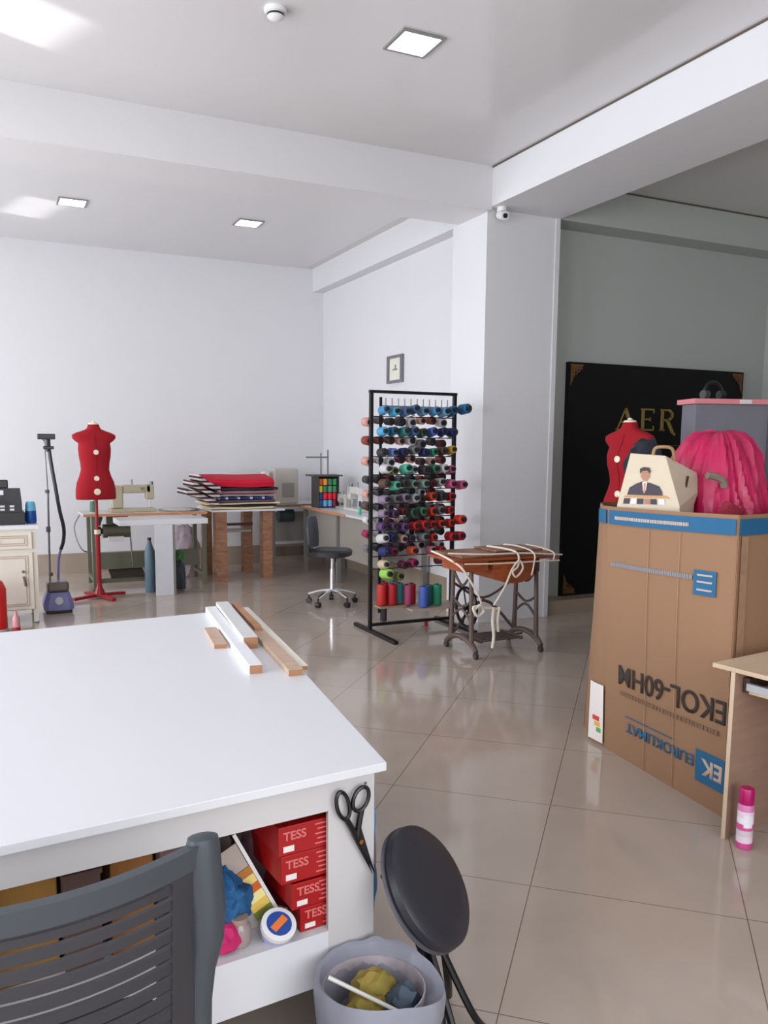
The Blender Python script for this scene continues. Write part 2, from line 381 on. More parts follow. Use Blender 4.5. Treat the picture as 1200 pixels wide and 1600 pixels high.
# ------------------------------------------------------------------ things on the shelf of the cutting table
M_rb = mat('red_carton', (158, 3, 8), .45, var=.03); M_pl = mat('pale_pink_print', (205, 110, 108), .6); M_lab = mat('white_paper_label', (225, 218, 214), .6)
RZ = math.atan2(-A2.y, -A2.x)
def carton(u0, u1, z0, z1, label, v=.056, tx=None):
    p = T(u1, v, z0); w_ = u1-u0; h_ = z1-z0
    t = thing('carton', label, 'box', p, RZ, 'red cartons stacked on the table shelf')
    obj('carton_body', G().bx(0, w_, 0, .24, 0, h_), M_rb, t, False, .0015)
    text('brand_lettering', 'TESS', .03, M_pl, t, (.012, -.0005, h_*.52), (1, 0, 0), (0, 0, 1), .0006, .0006)
    obj('label', G().bx(.012, .040, -.0012, 0, h_*.12, h_*.32), M_lab, t, False)
    g = G()
    for k in range(5):
        z = h_*(.15+.17*k); g.bx(w_*.5+.006*(k % 2), w_*.9, -.001, 0, z, z+.0035)
    obj('printed_lines', g, M_pl, t, False); return t
carton(.10, .222, .366, .428, 'red carton with white label at the bottom of the stack under the table')
carton(.10, .243, .429, .496, 'red carton second from the bottom of the shelf stack')
carton(.085, .272, .502, .574, 'red carton third from the bottom, under the topmost one')
carton(.085, .278, .575, .648, 'topmost red carton of the stack beside the table leg')
# round tub
t = thing('tub', 'round white tub with blue and orange lid at the front of the shelf', 'tub', T(.285, .10, .366))
obj('tub_body', G().lathe([(.036, 0), (.040, .03)]), mat('lilac_white_plastic', (175, 172, 205), .4), t)
t.rotation_euler = (0, 0, RZ)
M_tl = mat('white_lid', (225, 225, 225), .4)
obj('lid', G().lathe([(.043, .03), (.043, .044), (.030, .046), (.001, .046)]), M_tl, t)
obj('lid_print', G().lathe([(.031, .0455), (.031, .0468)]), mat('blue_print', (30, 70, 150), .5), t)
obj('lid_badge', G().box((0, 0, .047), (.045, .018, .0015), (0, 0, .5)), mat('orange_print', (225, 120, 50), .5), t)
t.rotation_euler = (.55, 0, RZ); t.location = T(.285, .075, .372)
# jars and sundry
t = thing('jar', 'clear glass jar with a pale brown filling at the left of the shelf front', 'jar', T(.375, .09, .366))
obj('glass_body', G().lathe([(.024, 0), (.028, .01), (.028, .045), (.02, .058)]), mat('clear_glass', (235, 220, 215), .08, trans=.7), t)
obj('lid', G().lathe([(.022, .057), (.022, .07)]), mat('taupe_lid', (150, 130, 118), .5), t)
t = thing('container', 'pale grey open square container behind the round tub', 'container', T(.345, .17, .366), RZ)
g = G()
for s in (-1, 1): g.bx(s*.045, s*.042, -.035, .035, 0, .075); g.bx(-.042, .042, s*.035, s*.032, 0, .075)
g.bx(-.042, .042, -.032, .032, 0, .003); obj('container_wall', g, mat('grey_clear_plastic', (190, 188, 182), .3), t, False)
def cloth(name, label, cat, c, s, m, seed, amp=.35, rot=(0, 0, 0), sub=4, freq=2.2, parent=None):
    """crumpled bundle of fabric: a lump folded by noise, flat below"""
    b = bmesh.new(); bmesh.ops.create_icosphere(b, subdivisions=sub, radius=1)
    from mathutils import Euler
    R = Euler(rot).to_matrix()
    for v in b.verts:
        p = v.co.copy()
        n = noise.noise(p*freq+Vector((seed, 0, 0)))+.5*noise.noise(p*freq*2.3+Vector((0, seed, 0)))+.9*abs(noise.noise(p*freq*1.4+Vector((seed, seed, 0))))
        p = p*(1+amp*n*.7)
        if p.z < -.55: p.z = -.55
        v.co = R @ Vector((p.x*s[0], p.y*s[1], p.z*s[2]))
    g = G(); g.b.free(); g.b = b
    o = obj(name, g, m, parent); o.location = c
    for p in o.data.polygons: p.use_smooth = True
    if label: tag(o, label, cat)
    return o
cloth('fabric_bundle', 'crumpled blue fabric bundle on the shelf behind the armchair post', 'fabric', T(.405, .17, .44), (.065, .08, .075), mat('petrol_blue_cloth', (25, 82, 128), .8, var=.3, scale=30), 3)
cloth('fabric_bundle', 'small magenta fabric scrap at the left of the shelf', 'fabric', T(.425, .09, .395), (.05, .04, .038), mat('magenta_cloth', (185, 30, 95), .85), 9, sub=3)
cloth('fabric_bundle', 'teal green cloth scrap under the coloured food packet', 'fabric', T(.34, .2, .445), (.04, .05, .05), mat('teal_cloth', (20, 90, 80), .85), 5, sub=3)
cloth('fabric_bundle', 'grey brown cloth heap at the back of the shelf', 'fabric', T(.40, .40, .49), (.15, .12, .13), mat('taupe_cloth', (110, 100, 92), .85, var=.25, scale=20), 12)
cloth('fabric_bundle', 'dark maroon cloth heap beside the red cartons', 'fabric', T(.31, .33, .48), (.07, .10, .14), mat('dark_maroon_cloth', (75, 50, 55), .85, var=.3, scale=20), 15)
t = thing('packet', 'long tilted packet printed yellow, orange and green leaning on the shelf', 'packet', T(.30, .12, .40), RZ)
t.rotation_euler = (-.35, -.42, RZ)
obj('packet_face', G().bx(-.024, .024, -.003, .006, 0, .125), stripes('yellow_orange_green_print', [(120, 130, 50), (225, 190, 90), (235, 225, 150), (200, 95, 30), (225, 200, 120), (170, 110, 40)], 8), t, False)
obj('side_strip', G().bx(.025, .034, -.003, .006, -.01, .21), mat('white_strip', (215, 212, 210), .5), t, False)
obj('packet_top', G().bx(-.030, .023, -.002, .005, .126, .19), mat('dusty_packet_back', (160, 145, 135), .6), t, False)
t = thing('tape_roll', 'small grey tape roll standing between the packet and the red cartons', 'tape', T(.262, .12, .388), RZ+.5)
g = G()
g.loft([[((r*math.cos(2*PI*k/20)), y, r*math.sin(2*PI*k/20)) for k in range(20)] for r, y in ((.022, -.01), (.022, .01), (.010, .01), (.010, -.01), (.022, -.01))], cap=False)
obj('roll', g, mat('grey_tape', (140, 136, 130), .5), t)
# rolls of cloth and boxes seen in the gap above the armchair
for i, (u, ln, rgb, lab) in enumerate(((.50, .11, (98, 72, 72), 'dusty mauve cardboard box in the gap right of the ochre one'), (.62, .10, (132, 84, 34), 'ochre brown carton in the dark gap above the armchair back'),
        (.73, .08, (84, 62, 56), 'dark brown carton at the middle of the storage gap'), (.85, .13, (150, 108, 48), 'mustard carton at the left end of the storage gap'), (1.0, .13, (90, 60, 50), 'reddish brown carton at the frame edge of the shelf'))):
    t = thing('storage_box', lab, 'box', T(u+ln/2, .16+.03*(i % 2), .366), RZ, 'old cartons on the shelf')
    obj('box_body', G().bx(0, ln, 0, .3, 0, .27-.02*(i % 3)), mat('old_carton_%d' % i, rgb, .85, var=.2, scale=15), t, False, .003)
    obj('box_lid', G().bx(-.003, ln+.003, -.003, .303, .27-.02*(i % 3)+.0005, .282-.02*(i % 3)), mat('old_carton_%d' % i, rgb, .85), t, False)

# blue bag strip hanging at the table side
t = thing('plastic_strip', 'thin blue and clear plastic bag hanging beside the table leg', 'plastic bag', (.865, 1.87, 0))
g = G().grid(lambda u, v: (.012*math.sin(5*u+3*v)+.02*u*v, .05*u, .70-.36*v), 6, 14, .002)
obj('clear_film', g, mat('pale_film', (185, 185, 200), .25, alpha=.55), t)
obj('blue_edge', G().tube([(.0, 0, .70), (.005, .003, .60), (-.002, .0, .52), (.006, .0, .42), (.0, .0, .34)], [.004, .007, .004, .009, .005], 6), mat('blue_film', (60, 120, 170), .3), t)

# ------------------------------------------------------------------ grey plastic armchair
M_arm = mat('charcoal_resin', (50, 49, 54), .42, var=.04, scale=20)
M_arml = mat('charcoal_resin_post', (60, 66, 72), .38, var=.04, scale=20)
t = thing('armchair', 'charcoal plastic garden armchair with slatted back, seen from behind', 'chair', (.028, 1.275, -.012), .035)
def bsurf(s, z, off=0):   # s -1..1 across, bulging towards the camera in the middle
    lean = -.10*(z-.45)
    return Vector((s*.262, .055*s*s-.02+lean+.045+off, z))
def band(z0, z1, s0, s1, th=.012, off=0, dz=.0):
    n = 16; rings = []
    for i in range(n+1):
        s = s0+(s1-s0)*i/n; dd = dz*(1-s*s)
        a = bsurf(s, z0-dd, off); b_ = bsurf(s, z1-dd, off)
        rings.append([a, b_, b_+Vector((0, th, 0)), a+Vector((0, th, 0))])
    return G().loft(rings)
obj('top_rail', band(.865, .905, -1.02, 1.02, .022, -.005, .012), M_arml, t)
zs = [.862, .835, .806, .777, .748, .718, .688, .658, .628, .598, .568, .538]
for i in range(11):
    obj('back_slat', band(zs[i+1]+.0055, zs[i]-.0055, -.84, .84, .010, 0, .012), M_arm, t)
obj('lower_rail', band(.46, .535, -1, 1, .016, 0, .012), M_arm, t)
for s in (-1, 1):
    obj('back_stile', band(.50, .866, s*.835, s*1.0, .013, -.002, .010), M_arm, t)
    g = G(); rings = []
    for z, wd, dp, xo in ((.915, .016, .012, .0), (.912, .026, .018, .0), (.895, .030, .022, .0), (.85, .032, .028, .002), (.78, .033, .034, .008), (.72, .030, .034, .008), (.66, .024, .026, .0), (.60, .022, .022, -.003), (.4, .022, .022, -.003), (.0, .020, .020, .02)):
        c = bsurf(s*1.06, max(z, .4)) + Vector((s*xo, .008 - (.06 if z == 0 else 0), 0)); c.z = z
        rings.append([(c.x+wd*math.cos(k*PI/6), c.y+dp*math.sin(k*PI/6), z) for k in range(12)])
    obj('back_post', g.loft(rings), M_arml, t)
    obj('armrest', G().tube([(s*.275, .07, .655), (s*.295, .16, .665), (s*.30, .28, .66), (s*.29, .36, .64), (s*.285, .385, .58)], .018, 10), M_arm, t)
    obj('leg', G().cyl((s*.285, .385, .60), (s*.275, .40, 0), .020, .016), M_arm, t)
obj('seat', G().grid(lambda u, v: ((u-.5)*.5, .06+v*.33, .43-.012*math.sin(PI*v)), 8, 8, .014), M_arm, t)

# ------------------------------------------------------------------ waste bin with bag
t = thing('waste_bin', 'waste bin lined with a translucent white bag, in front of the table leg', 'bin', (.775, 1.66, 0))
M_bin = mat('dark_mesh_bin', (60, 58, 62), .5)
g = G(); g.loft([[(r*math.cos(2*PI*k/32), r*math.sin(2*PI*k/32), z) for k in range(32)] for r, z in ((.095, 0), (.122, .29), (.119, .29), (.092, .006))], cap=True)
obj('bin_wall', g, mat('floral_bin_plastic', (170, 160, 168), .5, var=.5, scale=14), t)
M_bag = mat('translucent_bag', (158, 160, 174), .35, alpha=.72, bump=.5, bscale=14)
def bagring(r, z, k, n=64, amp=.012):
    a = 2*PI*k/n; w = noise.noise(Vector((3*math.cos(a), 3*math.sin(a), z*9)))
    fl = max(0, math.cos(a+.55))**4*max(0, min(1, (z-.12)/.15))
    rr = r+amp*w+.028*fl*(1 if r > .12 else .3); z = z-.035*fl*(z > .25)
    return (rr*math.cos(a), rr*math.sin(a), z+.008*w)
prof = [(.126, .06, .004), (.132, .16, .006), (.138, .26, .007), (.141, .305, .008), (.137, .325, .008), (.128, .318, .006), (.112, .25, .005), (.104, .14, .004)]
obj('bin_bag', G().loft([[bagring(r, z, k, 64, am) for k in range(64)] for r, z, am in prof], cap=False), M_bag, t)
M_muck = mat('yellow_scraps', (140, 122, 50), .8, var=.35, scale=40)
def inbin(name, o, label, cat):
    tag(o, label, cat); return o
cloth('scrap', 'mustard yellow fabric scrap at the front left inside the waste bin', 'scrap', (.735, 1.63, .24), (.055, .035, .05), M_muck, 21, sub=3)
cloth('scrap', 'larger yellow fabric scrap in the middle of the waste bin', 'scrap', (.79, 1.70, .245), (.055, .04, .055), mat('ochre_scraps', (150, 132, 60), .8, var=.3, scale=40), 24, sub=3)
cloth('scrap', 'dark blue crumpled scrap at the right inside the waste bin', 'scrap', (.84, 1.635, .235), (.04, .045, .055), mat('slate_scraps', (62, 76, 92), .6, var=.4, scale=40), 27, sub=3)
cloth('scrap', 'heap of dull grey waste filling the waste bin', 'scrap', (.775, 1.665, .15), (.08, .08, .10), mat('grey_waste', (105, 100, 95), .8, var=.3, scale=30), 30, sub=3)
tag(obj('stick', G().cyl((.668, 1.68, .33), (.805, 1.58, .265), .005), mat('white_stick', (215, 212, 205), .5)), 'thin white stick leaning inside the waste bin', 'stick')

# ------------------------------------------------------------------ folded round stool
t = thing('folding_stool', 'black folding stool with round padded seat tipped up behind the bin', 'stool', (0, 0, 0))
c = Vector((.986, 1.773, .438)); nrm = Vector((0.549, -0.601, 0.579)).normalized(); maj = Vector((0.474, -0.345, -0.808)); maj = (maj-nrm*maj.dot(nrm)).normalized(); mnr = nrm.cross(maj)
MS = Matrix(((maj.x, mnr.x, nrm.x, c.x), (maj.y, mnr.y, nrm.y, c.y), (maj.z, mnr.z, nrm.z, c.z), (0, 0, 0, 1)))
M_seat = mat('black_vinyl', (38, 37, 45), .42, var=.08, scale=12)
obj('seat', G().lathe([(.02, .022), (.10, .020), (.155, .014), (.168, .004), (.172, -.012), (.165, -.026), (.15, -.03)], n=48).xf(MS @ Matrix.Diagonal((.93, .95, 1, 1))), M_seat, t)
obj('seat_rim', G().lathe([(.1735, -.022), (.1735, -.030), (.160, -.034)], n=48).xf(MS @ Matrix.Diagonal((.93, .95, 1, 1))), mat('grey_piping', (90, 90, 98), .4), t)
obj('seat_board', G().lathe([(.15, -.03), (.15, -.04)], n=40).xf(MS @ Matrix.Diagonal((.93, .95, 1, 1))), M_blackp, t)
obj('hinge_bracket', G().bx(-.03, .11, -.05, .05, -.062, -.04).bx(.06, .12, -.035, .035, -.10, -.06).xf(MS), M_black, t, False)
obj('hinge_bracket', G().bx(-.10, .06, .03, .045, -.075, -.04).xf(MS), M_steel, t, False)
def ML(x, y, z): return MS @ Vector((x, y, z))
p = [ML(.09, -.05, -.08), ML(-.05, -.05, -.075), ML(-.10, -.04, -.06)]
obj('leg', G().tube([ML(-.10, .055, -.06), ML(.0, .05, -.07), ML(.12, .03, -.07), (1.075, 1.83, .12), (1.12, 1.90, .012)], .011), M_black, t)
obj('leg', G().tube([ML(-.10, -.055, -.06), ML(.0, -.05, -.07), ML(.10, -.04, -.10), (1.0, 1.74, .12), (.99, 1.70, .012)], .011), M_black, t)
obj('leg', G().tube([ML(.05, -.04, -.08), ML(.11, -.02, -.09), (.985, 1.66, .14), (1.01, 1.62, .012)], .010), M_black, t)
obj('leg', G().tube([ML(.05, .04, -.08), ML(.11, .03, -.09), (1.08, 1.72, .10), (1.14, 1.74, .012)], .010), M_black, t)

# ------------------------------------------------------------------ big cardboard box
t = thing('cardboard_box', 'tall open cardboard box standing upside down, blue band round its rim', 'box', (0, 0, 0))
bot = [(2.87, 3.46), (2.865, 3.32), (2.765, 2.44), (3.45, 2.50), (3.60, 3.55), (3.0, 3.66)]
top = [(2.90, 3.46), (2.83, 3.33), (3.0, 2.66), (3.62, 2.78), (3.68, 3.50), (3.05, 3.62)]
HB = 1.262
def boxpt(k, s, z, off=0):
    """point on wall k at fraction s along it, height z"""
    f = z/HB; n = len(bot)
    def ring(i, f):
        a = Vector(bot[i % n]); b = Vector(top[i % n]); return a.lerp(b, f**1.2)
    a = ring(k, f); b = ring(k+1, f); p = a.lerp(b, s); d = (b-a).normalized(); nr = Vector((d.y, -d.x))
    if (p-Vector((3.2, 3.0))).dot(nr) < 0: nr = -nr
    bulge = .035*math.sin(PI*s)*f if k in (1,) else (.02*math.sin(PI*s)*f)
    p = p+nr*(bulge+off); return (p.x, p.y, z)
def wall(k, ns=14, nz=16): return G().grid(lambda u, v: boxpt(k, u, v*HB, -.009), ns, nz, .006)
names = ['corner_strip', 'printed_side', 'taped_side', 'side', 'side', 'side']
for k in range(6): obj('box_side', wall(k), M_card, t)
M_blu = mat('blue_box_print', (12, 86, 126), .7); M_blk = mat('black_box_print', (48, 38, 34), .8)
M_brn = mat('brown_box_print', (120, 90, 68), .8); M_gry = mat('grey_blue_box_print', (128, 128, 136), .8); M_tan = mat('tan_box_print', (178, 160, 150), .8)
for k in (0, 1, 2):
    e0, e1 = (.02, .985) if k == 1 else (0, .98)
    obj('blue_band', G().grid(lambda u, v: boxpt(k, e0+(e1-e0)*u, 1.175+.07*v, .004), 14, 2, .0015), M_blu, t)
def dashes(k, s0, s1, z0, hgt, n, seed, zslope=0, off=.005):
    rnd = random.Random(seed); g = G(); s = s0
    while s < s1:
        l = rnd.uniform(.4, 1.0)*(s1-s0)/n; g.grid(lambda u, v: boxpt(k, min(s+l*u*.8, s1), z0+zslope*(s-s0)+hgt*v*.9, off), 2, 1, .001); s += l
    return g
obj('band_lettering', dashes(1, .08, .68, 1.20, .018, 26, 1, off=.0065), M_tan, t)
obj('grey_lettering', dashes(1, .05, .72, .965, .022, 34, 2), M_gry, t)
def square(k, s0, s1, z0, z1, off=.004): return G().grid(lambda u, v: boxpt(k, s0+(s1-s0)*u, z0+(z1-z0)*v, off), 4, 4, .0012)
obj('blue_logo_square', square(1, .73, .88, .90, 1.01), M_blu, t)
g = G()
for z in (.92, .955, .985): g.grid(lambda u, v: boxpt(1, .755+.10*u, z+.008*v, .0055), 3, 1, .001)
obj('logo_lines', g, M_tan, t)
def walltext(name, body, s0, s1, z0, z1, m, k=1, off=.0045, bold=.01):
    """upside-down lettering: the box stands on its head, so text reads right to left with its feet up"""
    cu = D.curves.new(name, 'FONT'); cu.body = body; cu.size = 1; cu.offset = bold; cu.extrude = 0
    tt = D.objects.new(name, cu); COL.objects.link(tt)
    me = D.meshes.new_from_object(tt.evaluated_get(bpy.context.evaluated_depsgraph_get())); D.objects.remove(tt)
    xs = [v.co.x for v in me.vertices]; ys_ = [v.co.y for v in me.vertices]; x0, x1, y0, y1 = min(xs), max(xs), min(ys_), max(ys_)
    for v in me.vertices:
        a = (v.co.x-x0)/(x1-x0); b = (v.co.y-y0)/(y1-y0)
        v.co = boxpt(k, s1-(s1-s0)*a, z1-(z1-z0)*b, off)
    me.materials.clear(); me.materials.append(m); o = D.objects.new(name, me); COL.objects.link(o); o.parent = t
    sm = o.modifiers.new('t', 'SOLIDIFY'); sm.thickness = .001; return o
walltext('model_lettering', 'EKOL-60HM', .14, .985, .375, .475, M_blk)
obj('small_brown_lettering', dashes(1, .16, .95, .325, .022, 26, 4), M_brn, t)
walltext('blue_lettering', 'EUROKLIMAT', .22, .78, .15, .20, M_blu)
obj('blue_rule', dashes(1, .22, .62, .225, .006, 10, 6), M_blu, t)
obj('blue_logo_square', square(1, .80, 1.0, .10, .235), M_blu, t)
walltext('logo_lettering', 'EK', .84, .985, .135, .205, mat('pale_card_letter', (190, 165, 145), .8), off=.0058, bold=.03)
obj('energy_label', square(0, .1, .96, .02, .33), M_lab, t)
for i, rgb in enumerate(((200, 60, 50), (225, 170, 70), (90, 165, 80))): obj('label_bar', square(0, .35+.12*i, .75+.05*i, .13-.03*i, .155-.03*i, .0055), mat('label_bar_%d' % i, rgb, .6), t)
obj('packing_tape', square(2, .03, .10, .0, 1.17), mat('brown_packing_tape', (150, 116, 90), .3, var=.3, scale=25), t)
g = G()
for s in (.38, .62): g.grid(lambda u, v: boxpt(1, s+.004*u, v*1.17, .0035), 1, 12, .0008)
obj('fold_crease', g, mat('creased_card', (160, 126, 96), .85), t)

# bags and cloth in the box
M_tote = mat('cream_paper_bag', (198, 184, 162), .7, var=.03)
t = thing('tote_bag', 'cream gift bag printed with a man in a dark suit, poking out of the box', 'bag', (2.95, 3.1, .95), 0)
BO = Vector((2.95, 3.1, .95))
TL, TM, TR_, TK = Vector((2.891, 3.25, 1.528)), Vector((2.976, 3.10, 1.518)), Vector((3.287, 3.15, 1.413)), Vector((3.20, 3.32, 1.43))
BL, BM, BR, BK = Vector((2.865, 3.30, 1.272)), Vector((2.985, 3.0, 1.28)), Vector((3.18, 3.10, 1.28)), Vector((3.08, 3.38, 1.27))
def down(t_, b_): return b_+(b_-t_)*(.32/(t_.z-b_.z))*Vector((.2, .2, 1)).length*0+Vector(((b_.x-t_.x)*.2, (b_.y-t_.y)*.2, -.32))
ringT = [TL, TM, TR_, TK]; ringM = [BL, BM, BR, BK]
midr = [a.lerp(b, .5)+Vector((-.004, -.004, 0)) for a, b in zip(ringT, ringM)]
obj('bag_body', G().loft([[p-BO for p in r] for r in ([down(a, b) for a, b in zip(ringT, ringM)], ringM, midr, ringT)]), M_tote, t, False, .003)
M_suit = mat('dark_suit_print', (62, 54, 66), .7); M_skin = mat('skin_tone_print', (165, 120, 98), .7); M_tbl = mat('tan_table_print', (190, 140, 90), .7); M_hair = mat('dark_hair_print', (70, 50, 42), .7); M_wp = mat('white_shirt_print', (215, 208, 205), .7)
def fq(u, v, off):
    if v < .5: a, b, c2, d2, w_ = TL, TM, midr[0], midr[1], v*2
    else: a, b, c2, d2, w_ = midr[0], midr[1], BL, BM, (v-.5)*2
    p = a.lerp(b, u).lerp(c2.lerp(d2, u), w_); n = Vector((-.87, -.49, .06)).normalized()
    return p+n*off-BO
def dec(name, poly, m, off=.003): obj(name, G().loft([[fq(u, v, o_) for u, v in poly] for o_ in (off-.0025, off)]), m, t, False)
dec('printed_suit', [(.14, .80), (.16, .66), (.28, .58), (.40, .53), (.56, .56), (.72, .62), (.76, .72), (.76, .80)], M_suit)
dec('printed_shirt', [(.40, .54), (.50, .54), (.47, .72), (.42, .72)], M_wp, .005)
dec('printed_tie', [(.43, .56), (.47, .56), (.46, .76), (.43, .76)], M_tbl, .006)
dec('printed_face', [(.36, .34), (.54, .34), (.55, .44), (.49, .52), (.42, .52), (.36, .44)], M_skin)
dec('printed_hair', [(.34, .38), (.33, .29), (.42, .25), (.54, .26), (.57, .33), (.55, .37), (.50, .32), (.38, .33)], M_hair, .005)
dec('printed_table', [(.08, .85), (.12, .81), (.82, .80), (.88, .85)], M_tbl)
for i, (x, m) in enumerate(((.10, M_suit), (.22, M_wp), (.33, M_suit), (.45, M_skin), (.55, M_suit), (.68, M_wp))):
    dec('printed_items', [(x, .87), (x+.10, .87), (x+.10, .98), (x, .98)], m)
obj('bag_cord', G().tube([TM.lerp(TL, .35)-BO, TM.lerp(TL, .3)-BO+Vector((0, -.01, .035)), TM.lerp(TR_, .1)-BO+Vector((0, -.01, .045)), TM.lerp(TR_, .2)-BO+Vector((0, -.005, 0))], .008), mat('tan_cord', (160, 125, 90), .8), t)
sp = TM.lerp(TR_, .45).lerp(BM.lerp(BR, .45), .45)-BO
obj('side_lettering', G().box(sp+Vector((.006, -.006, 0)), (.012, .006, .07), (0, .25, .16)), M_hair, t, False)
M_pink = mat('pink_satin', (178, 22, 78), .36, var=.45, scale=6, bump=.3, bscale=12)
def sack(u, v):
    a = 2*PI*u; ca, sa = math.cos(a), math.sin(a)
    r = .27*(math.cos(max(0, (v-.55))/.45*PI/2)**.6 if v > .55 else 1)
    q = Vector((1.3*ca, 1.3*sa, 2.2*v)); wv = noise.noise(q*1.1+Vector((5, 2, 1)))
    fold = abs(noise.noise(Vector((2.2*ca+1.2*v+wv, 2.2*sa-1.5*v, 1.1*v+wv*1.3))))+.6*abs(noise.noise(Vector((4.5*ca+3*v, 4.5*sa-2*v+2*wv, 2*v))))+.15*abs(noise.noise(Vector((9*ca+5*v, 9*sa-6*v, 5*v))))
    f = 1.08+.13*wv-.26*fold
    z = .62+.72*min(v, .7)/.7+(.30*math.sin((v-.7)/.3*PI/2) if v > .7 else 0)
    return (3.40+r*f*ca+.05*max(0, v-.5), 3.20+r*f*.98*sa, z+((.10*wv-.10*fold+.035)*max(0, v-.3)*1.3+.03*ca*max(0, v-.5))*(1-max(0, (v-.8)/.2)**1.5))
o = obj('garment_sack', G().grid(sack, 150, 60), M_pink); tag(o, 'large shiny pink sack bulging out of the cardboard box', 'bag')
o = cloth('clothes_pile', 'jumbled clothes filling the lower part of the cardboard box', 'clothes', (3.2, 3.04, .32), (.30, .38, .27), mat('brown_clothes', (110, 80, 80), .8, var=.3), 50, .2)
cloth('fabric_bundle', 'wad of deep red cloth at the rim between gift bag and pink sack', 'fabric', (3.16, 2.86, 1.22), (.07, .05, .08), mat('crimson_cloth', (130, 20, 40), .8, var=.3), 44, sub=3)
cloth('fabric_bundle', 'dark navy cloth bundle behind the cream gift bag', 'fabric', (3.21, 3.50, 1.47), (.10, .09, .13), mat('navy_cloth', (24, 28, 42), .85), 47, sub=3)
tag(obj('strap', G().tube([(3.15, 3.0, 1.425), (3.19, 2.99, 1.42), (3.23, 2.98, 1.40), (3.245, 2.98, 1.37)], .018), mat('sage_webbing', (125, 112, 98), .7)), 'grey green strap end lying between gift bag and pink sack', 'strap')

# ------------------------------------------------------------------ pale desk at the right edge
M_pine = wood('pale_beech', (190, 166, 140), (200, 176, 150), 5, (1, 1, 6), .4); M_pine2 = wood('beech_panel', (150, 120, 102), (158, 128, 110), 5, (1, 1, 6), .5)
t = thing('desk', 'pale wooden computer desk with keyboard tray at the right edge', 'desk', (2.62, 2.294, 0), math.atan2(.045, .35))
dk = lambda x0, x1, y0, y1, z0, z1: G().bx(x0, x1, y0, y1, z0, z1)
obj('desktop', dk(.0, .62, -1.25, .105, .685, .703), M_pine, t, False, .002)
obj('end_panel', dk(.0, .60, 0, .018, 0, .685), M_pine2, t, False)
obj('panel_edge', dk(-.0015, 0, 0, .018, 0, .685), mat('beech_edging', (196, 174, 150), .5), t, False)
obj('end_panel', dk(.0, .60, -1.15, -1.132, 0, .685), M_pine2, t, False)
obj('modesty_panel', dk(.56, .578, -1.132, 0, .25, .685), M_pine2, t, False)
obj('keyboard_tray', dk(.05, .42, -1.05, -.03, .60, .616), M_pine, t, False)
obj('tray_rail', dk(.03, .05, -1.09, -.03, .617, .645), mat('silver_rail', (190, 194, 200), .3, metal=.4), t, False)
obj('tray_rail', dk(.05, .45, -.03, -.002, .60, .66), mat('dark_bracket', (70, 52, 44), .5), t, False)
t = thing('spray_can', 'pink and white aerosol can with magenta cap beside the desk panel', 'spray can', (2.635, 2.215, 0))
obj('can_body', G().lathe([(.028, 0), (.031, .004), (.031, .17), (.027, .180)]), stripes('pink_white_can_print', [(196, 70, 140), (222, 205, 215), (205, 190, 200), (200, 80, 140), (228, 220, 228), (222, 200, 215), (205, 120, 170)], 5.6, rough=.3), t)
obj('cap', G().lathe([(.0275, .181), (.0285, .186), (.0285, .235), (.025, .243), (.01, .245)]), mat('magenta_cap', (170, 0, 92), .35), t)
obj('label_patch', G().grid(lambda u, v: (.0316*math.cos(-2.6+1.1*u), .0316*math.sin(-2.6+1.1*u), .09+.05*v), 6, 2, .0004), mat('pale_label', (232, 226, 236), .4), t)

# ------------------------------------------------------------------ grey cabinet with pink top behind the box
t = thing('shelf_unit', 'tall grey cabinet with a pink top board behind the cardboard box', 'cabinet', (4.99, 4.9, 0), -.30)
obj('carcass', G().bx(.0, 1.9, .0, .22, 0, 1.895), mat('slate_grey_board', (122, 120, 130), .5), t, False)
obj('dark_door', G().bx(.64, 1.88, -.016, -.001, .05, 1.88), mat('anthracite_door', (48, 50, 52), .45), t, False)
obj('side_trim', G().bx(.60, .63, -.012, -.001, .05, 1.89), mat('slate_trim', (90, 88, 96), .5), t, False)
obj('top_board', G().bx(-.03, 1.95, -.03, .25, 1.897, 1.935), mat('pink_edged_board', (226, 140, 146), .45), t, False)
obj('edge_clip', G().bx(.34, .44, -.033, -.03, 1.90, 1.93), M_wplas, t, False)
t = thing('headphones', 'black headband gadget lying on the pink cabinet top', 'headphones', (5.19, 4.93, 1.936))
obj('headband', G().tube([(-.09, 0, .02), (-.085, 0, .08), (-.04, 0, .125), (.03, 0, .125), (.085, 0, .08), (.09, 0, .02)], .014), M_blackp, t)
obj('ear_cup', G().cyl((-.11, 0, .035), (-.06, 0, .035), .034), mat('dark_grey_pad', (70, 72, 76), .6), t); obj('ear_cup', G().cyl((.06, 0, .035), (.11, 0, .035), .034), M_blackp, t)
t = thing('gadget', 'black and white gadget at the right end of the pink cabinet top', 'gadget', (5.76, 4.77, 1.936))
obj('gadget_body', G().bx(-.03, .22, -.06, .06, .025, .12), M_blackp, t, False, .01)
obj('gadget_arm', G().tube([(-.09, 0, .085), (-.06, 0, .05), (.0, 0, .045)], .014).tube([(-.04, 0, 0.01), (-.03, 0, .05)], .012), M_wplas, t)

